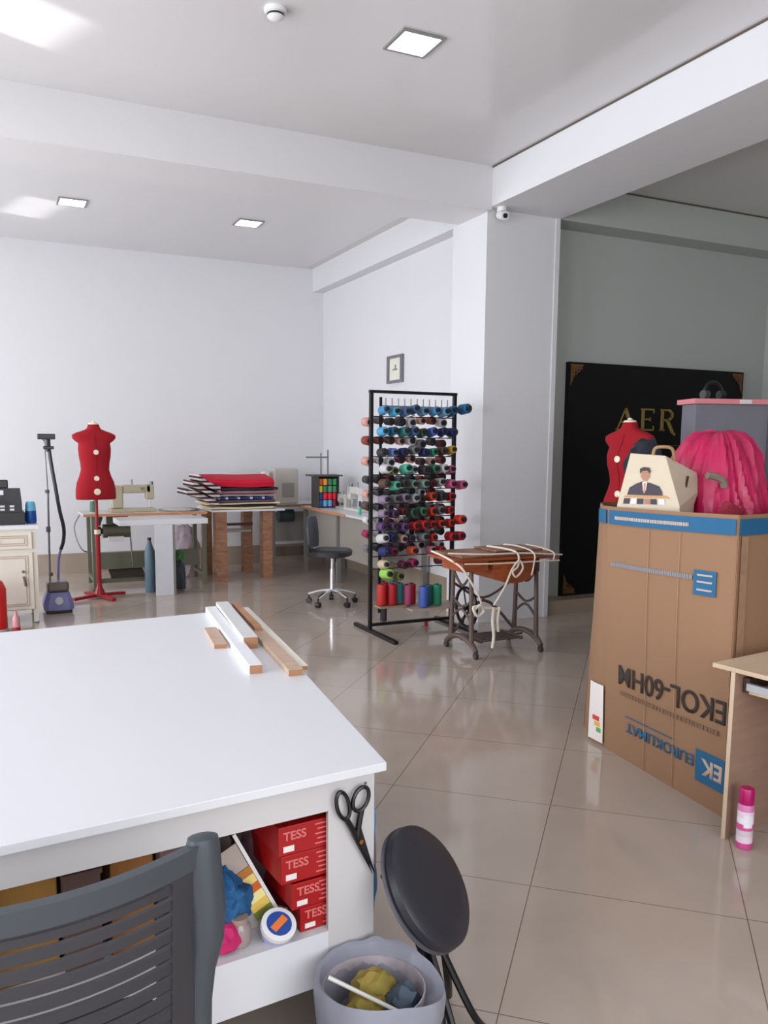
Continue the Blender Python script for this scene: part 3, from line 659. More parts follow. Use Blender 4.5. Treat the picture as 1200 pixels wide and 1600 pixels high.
# ------------------------------------------------------------------ dress form
def dress_form(label, loc, rz, grp=None, foot=-68):
    t = thing('dress_form', label, 'dress form', loc, rz, grp)
    # torso section table: z, half width, half depth, y shift
    S = [(1.005, .185, .115, .0), (1.02, .192, .125, .0), (1.10, .190, .128, .0), (1.17, .178, .12, 0), (1.24, .150, .105, 0), (1.30, .134, .095, 0), (1.36, .138, .10, -.005), (1.43, .150, .115, -.015), (1.50, .155, .118, -.015), (1.56, .150, .10, -.005)]
    n = 40
    def ring(z, a, b, ys): return [(a*math.copysign(abs(math.cos(2*PI*k/n))**.85, math.cos(2*PI*k/n)), ys+b*math.copysign(abs(math.sin(2*PI*k/n))**.9, math.sin(2*PI*k/n)), z) for k in range(n)]
    rings = [ring(*s) for s in S]
    for z, a, b in ((1.585, .185, .085), (1.61, .206, .075), (1.64, .205, .068), (1.662, .165, .062), (1.68, .11, .056), (1.70, .068, .052), (1.725, .055, .05), (1.742, .053, .048)): rings.append(ring(z, a, b, 0))
    obj('torso', G().loft(rings), M_red, t)
    obj('neck_cap', G().lathe([(.048, 1.743), (.046, 1.755), (.02, 1.762), (.012, 1.775)]), M_cream, t)
    for z, r, y in ((1.472, .027, -.130), (1.215, .027, -.108), (1.085, .034, -.128)):
        obj('adjusting_dial', G().cyl((0, y+.02, z), (0, y-.008, z), r, r*.9, 20), M_cream, t)
    g = G().tube([(0, -.118, 1.012), (0, -.128, 1.10), (0, -.121, 1.17), (0, -.107, 1.24), (0, -.097, 1.30), (0, -.107, 1.36), (0, -.132, 1.43), (0, -.134, 1.50), (0, -.107, 1.56), (0, -.078, 1.61), (0, -.064, 1.66)], .0025, 6, False)
    obj('centre_gap', g, mat('dark_red_seam', (110, 4, 20), .8), t)
    obj('pole', G().cyl((0, 0, .03), (0, 0, .70), .024, n=16).cyl((0, 0, .70), (0, 0, 1.02), .016), M_redm, t)
    obj('collar', G().cyl((0, 0, .655), (0, 0, .70), .030), M_cream, t)
    obj('foot_hub', G().lathe([(.055, .03), (.05, .07), (.028, .12), (.024, .16)]), M_redm, t)
    for k in range(4):
        a = math.radians(foot+90*k)
        obj('foot_bar', G().box((math.cos(a)*.14, math.sin(a)*.14, .03), (.28, .045, .03), (0, .05, a)), M_redm, t, False, .004)
    return t
dress_form('red adjustable dress form on a red pole stand left of the sewing table', (1.02, 8.83, 0), 0)
dress_form('red dress form half hidden behind the gift bag, in front of the black sign', (4.36, 4.92, -.0), -1.35, None, 80)

# ------------------------------------------------------------------ garment steamer
t = thing('garment_steamer', 'upright garment steamer with black hose and lilac base beside the cabinet', 'steamer', (.585, 8.30, 0))
M_lil = mat('lilac_plastic', (112, 112, 160), .4)
g = G().loft([[(x*f, y*f2, z) for x, y in ((-.13, -.11), (-.09, -.15), (.09, -.15), (.13, -.11), (.13, .10), (.09, .13), (-.09, .13), (-.13, .10))] for z, f, f2 in ((.03, .98, 1), (.05, 1.02, 1), (.10, .98, .96), (.16, .82, .9), (.19, .75, .8))])
obj('base', g, M_lil, t, True)
obj('wheel_skirt', G().bx(-.115, .115, -.13, .11, 0, .03), M_blackp, t, False, .01)
obj('water_tank', G().bx(-.095, .095, -.10, .09, .191, .285), mat('smoky_tank', (98, 88, 80), .25), t, False, .02)
obj('power_dial', G().cyl((0, -.155, .12), (0, -.13, .12), .035), mat('grey_dial', (190, 190, 195), .4), t)
obj('pole', G().cyl((-.06, .03, .28), (-.045, .03, 1.10), .010).cyl((-.045, .03, 1.10), (-.055, .03, 1.52), .007), M_steel, t)
obj('pole_clamp', G().cyl((-.055, .03, .74), (-.055, .03, .79), .020).cyl((-.05, .03, 1.10), (-.05, .03, 1.13), .02).cyl((-.05, .03, .33), (-.05, .03, .36), .02), mat('dark_clamp', (85, 85, 90), .5), t)
obj('hose', G().tube([(-.02, .0, 1.50), (-.005, -.01, 1.35), (.02, -.02, 1.15), (.045, -.03, .95), (.075, -.03, .78), (.068, -.02, .66), (.045, 0, .58)], .017, 10), M_blackp, t)
obj('hose_end', G().tube([(.045, 0, .58), (.02, 0, .47), (.01, 0, .29)], .012, 8), M_lil, t)
obj('steam_head', G().bx(-.115, .035, -.04, .03, 1.59, 1.64).cyl((-.03, 0, 1.48), (-.03, 0, 1.60), .025).bx(-.07, .02, -.03, .02, 1.50, 1.53), M_blackp, t, False, .006)
obj('hanger_hook', G().tube([(-.055, .03, 1.5), (-.055, .03, 1.57), (-.08, .03, 1.60)], .006), M_steel, t)

# ------------------------------------------------------------------ cream cabinet and the things on it
M_cab = mat('cream_cabinet_paint', (212, 204, 192), .45, var=.02); M_cabm = mat('tan_moulding', (178, 160, 140), .5)
t = thing('cabinet', 'cream painted cabinet with a drawer over a door at the left edge', 'cabinet', (-.42, 7.80, 0))
obj('body', G().bx(0, .82, 0, .45, .12, .82), M_cab, t, False)
obj('worktop', G().bx(-.01, .84, -.015, .46, .821, .858), M_white, t, False, .003)
for x, y in ((.79, .02), (.03, .02), (.79, .43), (.03, .43)): obj('leg', G().bx(x-.018, x+.018, y-.018, y+.018, 0.012, .12), M_cab, t, False)
for x, y in ((.79, .02), (.03, .02), (.79, .43), (.03, .43)): obj('foot_pad', G().cyl((x, y, 0), (x, y, .011), .022), M_steel, t)
def panel_door(name, x0, x1, z0, z1):
    o = obj(name, G().bx(x0, x1, -.018, -.001, z0, z1), M_cab, t, False, .002); g = G()
    for d in (.035, .055):
        a, b, c_, e = x0+d, x1-d, z0+d*.8, z1-d*.8
        g.bx(a, b, -.021, -.0175, c_, c_+.008).bx(a, b, -.021, -.0175, e-.008, e).bx(a, a+.008, -.021, -.0175, c_+.008, e-.008).bx(b-.008, b, -.021, -.0175, c_+.008, e-.008)
        if z1-z0 < .2 and d > .04: break
    obj('moulding', g, M_cabm, o, False); return o
o = panel_door('drawer', .02, .78, .655, .80); obj('knob', G().cyl((.50, -.04, .725), (.50, -.018, .725), .016), M_cabm, o)
o = panel_door('door', .40, .78, .13, .625); obj('handle', G().cyl((.70, -.04, .46), (.70, -.02, .46), .012).tube([(.70, -.04, .42), (.71, -.045, .38), (.715, -.04, .335)], .01), mat('bronze_handle', (110, 98, 92), .4, metal=.4), o)
o = panel_door('door', .02, .39, .13, .625)
t = thing('cash_register', 'black desktop machine with silver buttons on the cream cabinet', 'machine', (-.20, 7.86, .859))
obj('drawer_base', G().bx(0, .52, 0, .32, 0, .105), mat('charcoal_case', (40, 40, 42), .5), t, False, .006)
obj('key_deck', G().loft([[(x, y, z+(.12 if y > .1 else .0)*f) for x, y in ((.02, .01), (.50, .01), (.50, .30), (.02, .30))] for z, f in ((.106, 0), (.18, 1))]), M_blackp, t, False)
g = G()
for i in range(5):
    for j in range(2): g.box((.12+.075*i, .008, .13+.028*j), (.035, .01, .016))
obj('silver_button', g, mat('silver_button', (205, 205, 208), .4), t, False)
obj('display', G().bx(.1, .40, .12, .16, .305, .38), M_blackp, t, False, .01)
obj('display_glass', G().bx(.20, .36, .115, .12, .25, .29), mat('pale_display', (215, 215, 225), .3), t, False)
t = thing('jug', 'blue plastic jug standing behind the black machine on the cabinet', 'jug', (.37, 7.97, .859))
obj('jug_body', G().lathe([(.04, 0), (.047, .02), (.045, .11)]), mat('deep_blue_plastic', (20, 75, 150), .3), t)
obj('jug_top', G().lathe([(.045, .111), (.04, .17), (.03, .19)]), mat('sky_blue_plastic', (95, 170, 205), .3), t)
t = thing('canister', 'red rounded canister standing on the floor in front of the cabinet', 'canister', (.05, 7.55, 0))
obj('canister_body', G().lathe([(.075, 0), (.085, .03), (.085, .36), (.06, .42), (.03, .44)]), mat('red_enamel', (190, 20, 24), .35), t)
obj('canister_foot', G().lathe([(.09, .001), (.09, .028), (.087, .028)]), mat('grey_foot', (170, 168, 172), .5), t)
obj('valve', G().cyl((0, 0, .44), (0, 0, .48), .018), M_steel, t)
t = thing('bottle', 'small pinkish bottle with dark red base in front of the cabinet', 'bottle', (.195, 7.42, 0))
obj('bottle_body', G().lathe([(.03, .055), (.03, .13), (.012, .16), (.012, .185)]), mat('rosy_plastic', (190, 130, 130), .4), t)
obj('bottle_foot', G().lathe([(.031, 0), (.031, .054)]), mat('dark_red_plastic', (140, 20, 20), .4), t)

# ------------------------------------------------------------------ sewing table on the left
M_edge = wood('orange_wood_edge', (186, 126, 84), (200, 140, 98), 8, (1, 6, 6), .5)
M_olive = mat('olive_grey_steel', (104, 104, 86), .5)
t = thing('sewing_table', 'long sewing table with wood edged top and one white slab leg', 'table', (.93, 9.22, 0))
obj('tabletop', G().bx(0, 1.30, .012, .58, .800, .824), mat('grey_speckle_top', (196, 194, 190), .35), t, False)
obj('wood_edge', G().bx(0, 1.30, 0, .012, .796, .824), M_edge, t, False)
for x in (.085, 1.255): obj('steel_leg', G().bx(x, x+.04, .04, .08, .02, .796).bx(x, x+.04, .50, .54, .02, .796).bx(x, x+.04, .08, .50, .10, .14), M_olive, t, False)
obj('foot_pad', G().cyl((.105, .06, 0), (.105, .06, .02), .03), M_blackp, t)
obj('cross_member', G().bx(.125, 1.255, .26, .30, .20, .38), M_olive, t, False)
obj('foot_pedal', G().box((.45, .20, .16), (.36, .22, .02), (.25, 0, 0)), mat('dark_pedal', (62, 54, 46), .5), t, False)
obj('pedal_rail', G().bx(.125, .80, .12, .15, .07, .12), M_olive, t, False)
obj('motor', G().cyl((.22, .25, .62), (.50, .25, .62), .075).bx(.26, .48, .20, .30, .70, .799), mat('olive_motor', (92, 90, 74), .45), t)
obj('motor_pulley', G().cyl((.16, .25, .62), (.20, .25, .62), .05).cyl((.20, .25, .62), (.22, .25, .62), .03), M_black, t)
obj('control_box', G().bx(.26, .42, .10, .16, .52, .57), M_wplas, t, False, .004)
obj('belt_guard', G().box((.17, .18, .74), (.06, .06, .10), (0, .3, 0)), M_black, t, False)
obj('drive_rod', G().cyl((.52, .22, .22), (.50, .22, .60), .008).cyl((.34, .22, .60), (.50, .22, .60), .008), M_steel, t)
obj('cable', G().tube([(-.005, .3, .80), (-.07, .25, .68), (-.05, .2, .53), (.0, .2, .43), (.06, .25, .40)], .008), mat('grey_cable', (150, 150, 154), .5), t)
t = thing('white_table', 'low white slab table with one broad white leg in front of the sewing table', 'table', (1.22, 8.74, 0))
obj('tabletop', G().bx(0, .90, 0, .44, .735, .79), M_white, t, False, .003)
obj('slab_leg', G().bx(.35, .53, .0, .03, 0, .735), mat('white_slab', (206, 206, 212), .4), t, False, .002)
obj('slab_leg', G().bx(.531, .555, .0, .40, 0, .735), mat('olive_slab', (120, 118, 106), .5), t, False, .002)
def sewing_machine(label, loc, rz, m, scale=1):
    t = thing('sewing_machine', label, 'sewing machine', loc, rz)
    t.scale = (scale,)*3
    obj('bed', G().bx(-.24, .24, -.09, .09, 0, .035), m, t, False, .004)
    obj('machine_arm', G().bx(-.22, -.10, -.055, .055, .036, .285).bx(-.10, .20, -.05, .05, .20, .29).bx(.14, .23, -.05, .05, .13, .29), m, t, False, .015)
    obj('needle_bar', G().cyl((.185, 0, .036), (.185, 0, .13), .006).bx(.165, .205, -.015, .015, .037, .042), M_chrome, t)
    obj('handwheel', G().cyl((-.265, 0, .22), (-.222, 0, .22), .065, .06, 24), m, t)
    obj('tension_dial', G().cyl((.10, -.07, .25), (.10, -.05, .25), .018), M_steel, t)
    obj('spool_pin', G().cyl((.0, 0, .29), (.0, 0, .35), .008).cyl((.21, 0, .29), (.21, 0, .325), .02), M_steel, t)
    return t
sewing_machine('beige industrial sewing machine on the wood edged table beside the dress form', (1.47, 9.48, .825), 0, M_beige)
cloth('lace_cloth', 'flat white cloth lying on the sewing table right of the machine', 'cloth', (1.98, 9.48, .836), (.20, .16, .018), mat('off_white_cloth', (200, 198, 192), .8, var=.15, scale=30), 60, sub=4)
t = thing('thread_cone', 'green thread cone on the sewing table behind the dress form', 'thread cone', (1.06, 9.5, .825))
obj('thread', G().lathe([(.035, .004), (.03, .10), (.02, .12)]), mat('dull_green_thread', (80, 120, 100), .8), t); obj('cone_core', G().lathe([(.038, 0), (.038, .0035)]).cyl((0, 0, .12), (0, 0, .135), .012), M_wplas, t)
t = thing('bottle', 'slim blue grey plastic bottle standing left of the white slab leg', 'bottle', (1.56, 9.02, 0))
obj('tank_body', G().lathe([(.05, 0), (.055, .02), (.055, .42), (.03, .50), (.015, .55)]), mat('blue_grey_plastic', (84, 108, 122), .45), t)
obj('tank_cap', G().cyl((0, 0, .55), (0, 0, .58), .02), M_blackp, t)
# stuff under the tables: bags
cloth('plastic_sack', 'pale pink translucent sack of scraps under the tables', 'bag', (2.14, 9.98, .22), (.17, .13, .40), mat('pale_pink_sack', (190, 172, 180), .6, var=.2, scale=8), 70, .3)
cloth('fabric_bundle', 'small green cloth scrap on the floor beside the slab leg', 'fabric', (1.87, 9.04, .36), (.05, .05, .07), mat('leaf_green_cloth', (62, 112, 62), .85), 73, sub=3)
cloth('fabric_bundle', 'dark grey blue cloth heap on the floor beside the slab leg', 'fabric', (1.87, 9.04, .12), (.065, .065, .20), mat('slate_cloth', (62, 70, 78), .85, var=.4, scale=20), 75, sub=3)

# ------------------------------------------------------------------ block legged table with stacked fabrics
M_block = wood('brown_block_wood', (136, 94, 70), (166, 120, 90), 9, (1, 1, 3), .6)
t = thing('fabric_table', 'white topped table on brown wood block legs holding the folded fabrics', 'table', (2.32, 9.36, 0))
obj('tabletop', G().bx(0, .86, 0, .78, .80, .822), M_white, t, False, .002)
def blockleg(x, y, wd=.13, dp=.13, h_=.80):
    g = G(); n = 7
    for k in range(n): g.box((x+random.uniform(-.003, .003), y, h_/n*(k+.5)), (wd, dp, h_/n-.002))
    return g
for x, y, w_ in ((.11, .09, .13), (.66, .10, .11), (.10, .70, .10), (.60, .70, .11)): obj('block_leg', blockleg(x, y, w_), M_block, t, False)
obj('low_shelf', G().bx(.20, .58, .45, .70, .52, .545), mat('pale_shelf_board', (176, 168, 158), .5), t, False)
obj('rail', G().bx(.18, .60, .44, .47, .60, .63), mat('dark_red_rail', (84, 50, 42), .5), t, False)
# folded stack; every folded length is a thing
def folded(label, z, th, rgb_or_m, x0, x1, y0, y1, dx=0, sag=.0, wave=.004, seed=0, lip=None):
    m = rgb_or_m if not isinstance(rgb_or_m, tuple) else mat('cloth_%d_%d_%d' % rgb_or_m, rgb_or_m, .88, var=.12, scale=12)
    n = 12; rings = []
    for i in range(n+1):
        u = i/n; x = x0+(x1-x0)*u; zz = z+sag*(1-u)**2*(-1)+wave*math.sin(u*7+seed)
        h = th*(.9+.2*noise.noise(Vector((u*3, seed, 0)))); y = y0+.01*math.sin(u*9+seed)
        rings.append([(x, y+.012, zz), (x, y, zz+h*.25), (x, y, zz+h*.75), (x, y+.012, zz+h), (x, y1-.01, zz+h), (x, y1, zz+h*.5), (x, y1-.01, zz)])
    o = obj('folded_fabric', G().loft(rings), m); tag(o, label, 'fabric', 'folded fabrics stacked on the table'); return o
stk = [('cream fabric with black stripes at the very bottom of the fabric stack', .03, (226, 208, 170), -.02, .72, .0),
       ('black folded fabric just above the bottom cream one', .022, (32, 28, 32), .18, .76, .0),
       ('pale yellow folded fabric low in the stack', .028, (228, 214, 178), -.06, .80, .0),
       ('plum folded fabric under the navy and white one', .03, (98, 66, 92), .04, .74, .0),
       ('blue patterned folded fabric in the middle of the stack', .035, None, .02, .70, .0),
       ('beige folded fabric above the blue patterned one', .03, (186, 158, 140), .05, .74, .0),
       ('dusty rose folded fabric near the top of the stack', .04, (146, 104, 122), .04, .76, .0),
       ('black folded fabric directly beneath the red one', .035, (48, 38, 46), .02, .78, .0)]
M_navyp = stripes('navy_white_bands', [(30, 58, 108), (40, 80, 130), (200, 200, 215), (24, 44, 92), (30, 66, 120)], 7, 'X')
z = .8225
for i, (lab, th, c_, a, b, _) in enumerate(stk):
    folded(lab, z+.004, th-.004, c_ or M_navyp, 2.33+a, 2.33+b, 9.385+.01*(i % 3), 9.96, wave=.0015, seed=i); z += th
# red top one, tilted drape
rings = []
for i in range(17):
    u = i/16; x = 2.21+.85*u; wv = .012*math.sin(u*8)
    zf = z+.055-.03*(1-u)*0; zb = z+.14
    yf = 9.40+.02*math.sin(u*6); h = .03
    rings.append([(x, yf, zf-.05+.0+wv*.3), (x, yf-.012, zf+.0+wv*.3), (x, yf+.02, zf+.035+wv*.2), (x+(-.0), yf+.35, zb+wv*.2), (x, 9.96, zb-.04), (x, 9.96, z+.012), (x, yf+.08, z+.008)])
for r_ in rings:
    pass
o = obj('folded_fabric', G().loft([[(p[0]+(.10*(1 - i/16) if p[1] < 9.42 else 0), p[1], p[2]) for p in r_] for i, r_ in enumerate(rings)]), mat('crimson_felt', (196, 14, 48), .9, var=.03))
tag(o, 'crimson red fabric laid on top of the whole fabric stack', 'fabric', 'folded fabrics stacked on the table')
# striped ends hanging out on the left
M_strp = stripes('black_cream_stripe', [(38, 30, 36), (215, 198, 190), (48, 40, 48), (200, 180, 182)], 11, 'Z')
for i, (x, zz, ln, lab) in enumerate(((2.03, 1.005, .36, 'black and cream striped cloth end, lowest of three fanned out at the left'), (2.10, 1.08, .30, 'striped cloth end in the middle of the fan left of the fabric stack'), (2.17, 1.155, .24, 'uppermost striped cloth end fanned out under the red fabric'))):
    g = G(); R_ = []
    for k in range(9):
        u = k/8; xx = x+ln*u; zc = zz-.13*u+.012*math.sin(5*u+i)
        if u > .8: zc += 0
        R_.append([(xx, 9.32+.10*u*0, zc), (xx, 9.31, zc+.03), (xx, 9.34, zc+.062), (xx, 9.80, zc+.066), (xx, 9.84, zc+.0), (xx, 9.80, zc-.004)])
    o = obj('folded_fabric', g.loft(R_), M_strp); tag(o, lab, 'fabric', 'striped cloth ends')

# ------------------------------------------------------------------ corner: tables, overlocker, spool box
t = thing('corner_table', 'wood edged sewing table along the back wall in the far corner', 'table', (3.20, 9.98, 0))
obj('tabletop', G().bx(0, .98, .012, .60, .80, .825), mat('grey_speckle_top', (196, 194, 190), .35), t, False); obj('wood_edge', G().bx(0, .98, 0, .012, .795, .825), mat('dull_wood_edge', (138, 106, 76), .5), t, False)
for x, y in ((.05, .05), (.9, .05), (.05, .54), (.9, .54)): obj('leg', G().bx(x-.02, x+.02, y-.02, y+.02, 0, .795), mat('grey_leg', (120, 116, 112), .5), t, False)
obj('motor', G().cyl((.20, .3, .66), (.40, .3, .66), .08), mat('dark_teal_motor', (62, 74, 76), .5), t)
obj('cross_member', G().bx(.07, .88, .28, .31, .14, .26), mat('brown_grey_steel', (110, 98, 86), .5), t, False)
obj('back_tray', G().bx(.12, .9, .40, .42, .32, .70), mat('pale_grey_sheet', (150, 144, 138), .5), t, False)
t = thing('overlock_machine', 'pale grey boxy overlock machine at the left of the corner table', 'sewing machine', (3.42, 10.22, .826))
M_ov = mat('grey_cream_casing', (188, 182, 172), .45)
obj('casing', G().bx(-.12, .20, -.10, .12, 0, .44), M_ov, t, False, .015); obj('handwheel', G().cyl((-.18, 0, .22), (-.125, 0, .22), .09, .08), mat('brown_grey_wheel', (130, 120, 105), .5), t)
obj('white_cover', G().bx(-.24, -.185, -.08, .08, .03, .40), M_wplas, t, False, .006)
obj('looper_cover', G().bx(-.02, .14, -.106, -.101, .08, .26), mat('grey_recess', (150, 146, 140), .5), t, False)
t = thing('long_table', 'white worktable running along the right wall towards the corner', 'table', (3.58, 7.62, 0))
obj('tabletop', G().bx(0.012, .60, 0, 2.33, .78, .805), M_white, t, False, .002); obj('wood_edge', G().bx(0, .0115, .9, 2.33, .778, .805), M_edge, t, False)
for x, y in ((.05, .06), (.55, .06), (.05, 1.2), (.55, 1.2), (.05, 2.27), (.55, 2.27)): obj('leg', G().bx(x-.022, x+.022, y-.022, y+.022, 0, .78), mat('grey_leg', (120, 116, 112), .5), t, False)
obj('side_panel', G().bx(.06, .08, .1, 2.2, .30, .778), mat('greige_panel', (150, 144, 136), .5), t, False)
t = thing('spool_case', 'dark framed case of bright red, green, blue and yellow thread reels', 'thread case', (3.66, 9.62, .806), 0)
obj('case_frame', G().bx(-.01, .0, -.12, .12, 0, .38).bx(.25, .26, -.12, .12, 0, .38).bx(0, .25, .11, .12, 0, .38).bx(0, .25, -.12, .11, 0, .012), mat('dark_case', (70, 66, 64), .5), t, False)
obj('case_lid', G().bx(-.08, .30, -.14, .14, .381, .40), mat('dark_lid', (76, 72, 70), .5), t, False)
obj('thread_stand', G().cyl((.07, 0, .40), (.07, 0, .66), .009).cyl((.16, 0, .40), (.16, 0, .70), .010).bx(-.12, .17, -.008, .008, .60, .618), mat('grey_stand', (120, 118, 114), .5, metal=.4), t)
cols = [(200, 90, 30), (60, 130, 80), (60, 140, 90), (215, 190, 60), (230, 30, 50), (210, 25, 45), (20, 90, 150), (110, 170, 215), (130, 30, 50), (40, 70, 130), (90, 150, 120), (235, 150, 60)]
grid_c = [[0, 11, 1, 2], [3, 1, 10, 2], [9, 4, 4, 5], [6, 7, 7, 8]]
cn = {0: 'orange', 1: 'green', 2: 'mid green', 3: 'yellow', 4: 'bright red', 5: 'red', 6: 'petrol blue', 7: 'sky blue', 8: 'wine', 9: 'blue', 10: 'pale green', 11: 'light orange'}
rowp = ['top', 'second', 'third', 'bottom']; colp = ['first', 'second', 'third', 'fourth']
def reel_mesh():
    return None
for r in range(4):
    for c_ in range(4):
        k = grid_c[r][c_]
        o = obj('thread_reel', G().cyl((0, 0, .002), (0, 0, .078), .029, n=12), mat('reel_%s' % cn[k], cols[k], .6), None)
        o.location = (3.69+.062*c_, 9.54, .822+.086*(3-r))
        tag(o, '%s thread reel, %s from the left in the %s row of the corner case' % (cn[k], colp[c_], rowp[r]), 'thread reel', 'reels in the corner case')
# small items on the long table
sewing_machine('white sewing machine on the long table beside the wall', (3.93, 8.95, .806), 1.57, mat('off_white_enamel', (205, 202, 196), .4), .95)
sewing_machine('pale grey sewing machine at the far end of the long table', (3.92, 9.35, .806), 1.57, mat('pale_grey_enamel', (190, 188, 182), .4), .6)
t = thing('bottle', 'slim turquoise bottle with navy cap on the long table', 'bottle', (3.72, 8.42, .806))
obj('bottle_body', G().lathe([(.016, 0), (.017, .01), (.017, .085), (.012, .092)]), mat('turquoise_plastic', (70, 170, 150), .4), t); obj('cap', G().lathe([(.015, .093), (.015, .15)]), mat('navy_cap', (25, 42, 105), .4), t)

# ------------------------------------------------------------------ office chair
t = thing('office_chair', 'small dark blue swivel chair on chrome castor base, before the long table', 'chair', (3.07, 7.62, 0), -.65)
M_nb = mat('dark_navy_vinyl', (40, 46, 62), .5); M_bl = mat('black_seat_vinyl', (28, 28, 34), .45)
obj('seat', G().loft([[(.19*f*math.copysign(abs(math.cos(a))**.7, math.cos(a)), .19*f*math.copysign(abs(math.sin(a))**.7, math.sin(a)), z) for a in [2*PI*k/28 for k in range(28)]] for z, f in ((.48, .86), (.49, 1), (.53, 1.02), (.55, .9), (.553, .5))]), M_bl, t)
obj('backrest', G().loft([[(-.20+y_+.25*(z-.6)*-.3, .17*f*s_, z) for s_, y_ in ((-1, 0), (-.6, -.02), (0, -.03), (.6, -.02), (1, 0), (1, .02), (.5, .01), (0, .0), (-.5, .01), (-1, .02))] for z, f in ((.56, .75), (.60, .95), (.70, 1), (.80, .95), (.86, .7))]), M_nb, t)
obj('back_bracket', G().tube([(-.05, 0, .475), (-.17, 0, .475), (-.235, 0, .50), (-.245, 0, .60)], .02), M_blackp, t)
obj('gas_lift', G().cyl((0, 0, .13), (0, 0, .35), .025).cyl((0, 0, .35), (0, 0, .47), .016), M_chrome, t)
obj('under_seat_lever', G().bx(-.08, .08, -.06, .06, .462, .479).tube([(.05, -.06, .465), (.08, -.16, .45)], .007), M_blackp, t, False)
for k in range(5):
    a = -1.9+k*2*PI/5; L_ = .24; x, y = math.cos(a)*L_, math.sin(a)*L_
    b = obj('base_arm', G().tube([(0, 0, .14), (x*.5, y*.5, .125), (x, y, .09)], .016, 8), M_chrome, t)
    obj('castor', G().cyl((x-.022*math.sin(a), y+.022*math.cos(a), .027), (x+.022*math.sin(a), y-.022*math.cos(a), .027), .027).cyl((x, y, .05), (x, y, .09), .010), M_blackp, b)

# ------------------------------------------------------------------ thread rack
RX0, RX1, RY = 2.885, 3.665, 6.31
t = thing('thread_rack', 'tall black metal rack holding rows of coloured thread cones', 'rack', (RX0, RY, 0))
Wd = RX1-RX0
obj('post', G().bx(-.013, .013, -.017, .017, .03, 1.98), M_black, t, False); obj('post', G().bx(Wd-.013, Wd+.013, -.017, .017, .03, 1.98), M_black, t, False)
obj('inner_post', G().bx(.075, .095, -.008, .008, .16, 1.95), M_black, t, False)
obj('top_bar', G().bx(-.017, Wd+.017, -.017, .017, 1.981, 2.005), M_black, t, False)
obj('foot_bar', G().bx(-.02, .02, -.50, .30, 0, .029), M_black, t, False, .003); obj('foot_bar', G().bx(Wd-.02, Wd+.02, -.42, .26, 0, .029), M_black, t, False, .003)
obj('lower_rail', G().bx(.017, Wd-.017, -.012, .012, .05, .075), M_black, t, False)
ROWZ = [1.835, 1.665, 1.51, 1.36, 1.24, 1.12, 1.005, .90, .79, .68, .575]
for z in ROWZ: obj('cross_bar', G().bx(.014, Wd-.014, -.004, .004, z-.045, z-.037), M_black, t, False)
obj('comb_plate', G().bx(.10, Wd-.02, -.004, .004, 1.865, 1.885), mat('zinc_strip', (150, 146, 142), .4, metal=.4), t, False)
for k in range(11):
    obj('comb_pin', G().cyl((.13+.058*k, 0, 1.885), (.13+.058*k, 0, 1.945), .005, n=6), mat('zinc_pin', (150, 146, 142), .4), t)
M_sh = mat('greige_shelf', (168, 154, 142), .6)
obj('shelf', G().bx(.02, .26, -.16, .10, .225, .240), mat('brown_shelf', (150, 120, 96), .6), t, False)
obj('shelf', G().bx(.27, Wd-.02, -.25, .12, .200, .216), M_sh, t, False)
C = {'sky blue': (80, 150, 205), 'steel blue': (75, 115, 160), 'light blue': (110, 165, 200), 'petrol blue': (10, 105, 150), 'bright blue': (85, 180, 225), 'navy blue': (22, 35, 100), 'periwinkle': (105, 130, 195),
     'royal blue': (70, 100, 190), 'dark green': (45, 80, 68), 'leaf green': (60, 120, 85), 'emerald': (40, 160, 120), 'mint green': (95, 205, 170), 'sage green': (125, 155, 140), 'pink': (205, 110, 140), 'rose pink': (215, 95, 140),
     'scarlet': (200, 25, 20), 'orange red': (220, 55, 25), 'crimson': (185, 5, 28), 'maroon': (100, 12, 40), 'magenta': (160, 20, 80), 'purple': (100, 65, 120), 'plum': (80, 45, 85), 'mauve': (150, 130, 155), 'grey': (120, 118, 122), 'charcoal': (55, 52, 56),
     'white': (222, 218, 220), 'pale grey': (178, 180, 184), 'cream': (215, 195, 165), 'yellow': (210, 165, 45), 'brown': (90, 62, 45), 'lime green': (165, 225, 95), 'olive': (120, 130, 60), 'brick red': (150, 55, 35), 'blush': (225, 165, 150), 'teal': (45, 120, 120), 'beige': (190, 160, 140), 'orange': (200, 80, 40)}
protos = {}
def cone(col, label, x, y, z, sgn=-1, sc=1, tilt=.10, grp='thread cones on the rack', stand=False):
    key = (col, stand)
    if key not in protos:
        t = thing('thread_cone', label, 'thread cone', (x, y, z), 0, grp)
        m = mat('%s_thread' % col.replace(' ', '_'), tuple(int(q*.86) for q in C[col]), .62, var=.12, scale=60)
        if stand:
            obj('thread', G().lathe([(.034, .005), (.036, .012), (.036, .15), (.033, .158)], n=20), m, t)
            obj('cone_base', G().lathe([(.02, 0), (.02, .0045)], n=16), M_blackp, t); obj('cone_core', G().cyl((0, 0, .158), (0, 0, .166), .014, n=12), M_blackp, t)
        else:
            obj('thread', G().lathe([(.026, .012), (.040, .018), (.036, .115), (.028, .122)], n=20), m, t)
            obj('cone_base', G().cyl((0, 0, 0), (0, 0, .0118), .024, .023, 16), M_blackp, t); obj('cone_core', G().cyl((0, 0, .122), (0, 0, .146), .021, .018, 16), M_blackp, t)
        protos[key] = t
    else:
        t = dup(protos[key], (x, y, z), None, label, grp)
    if not stand: t.rotation_euler = (PI/2-tilt if sgn < 0 else -PI/2+tilt, 0, random.uniform(-.05, .05)+(.0 if sgn < 0 else .0))
    else: t.rotation_euler = (0, 0, random.uniform(0, 6))
    t.scale = (sc,)*3; return t
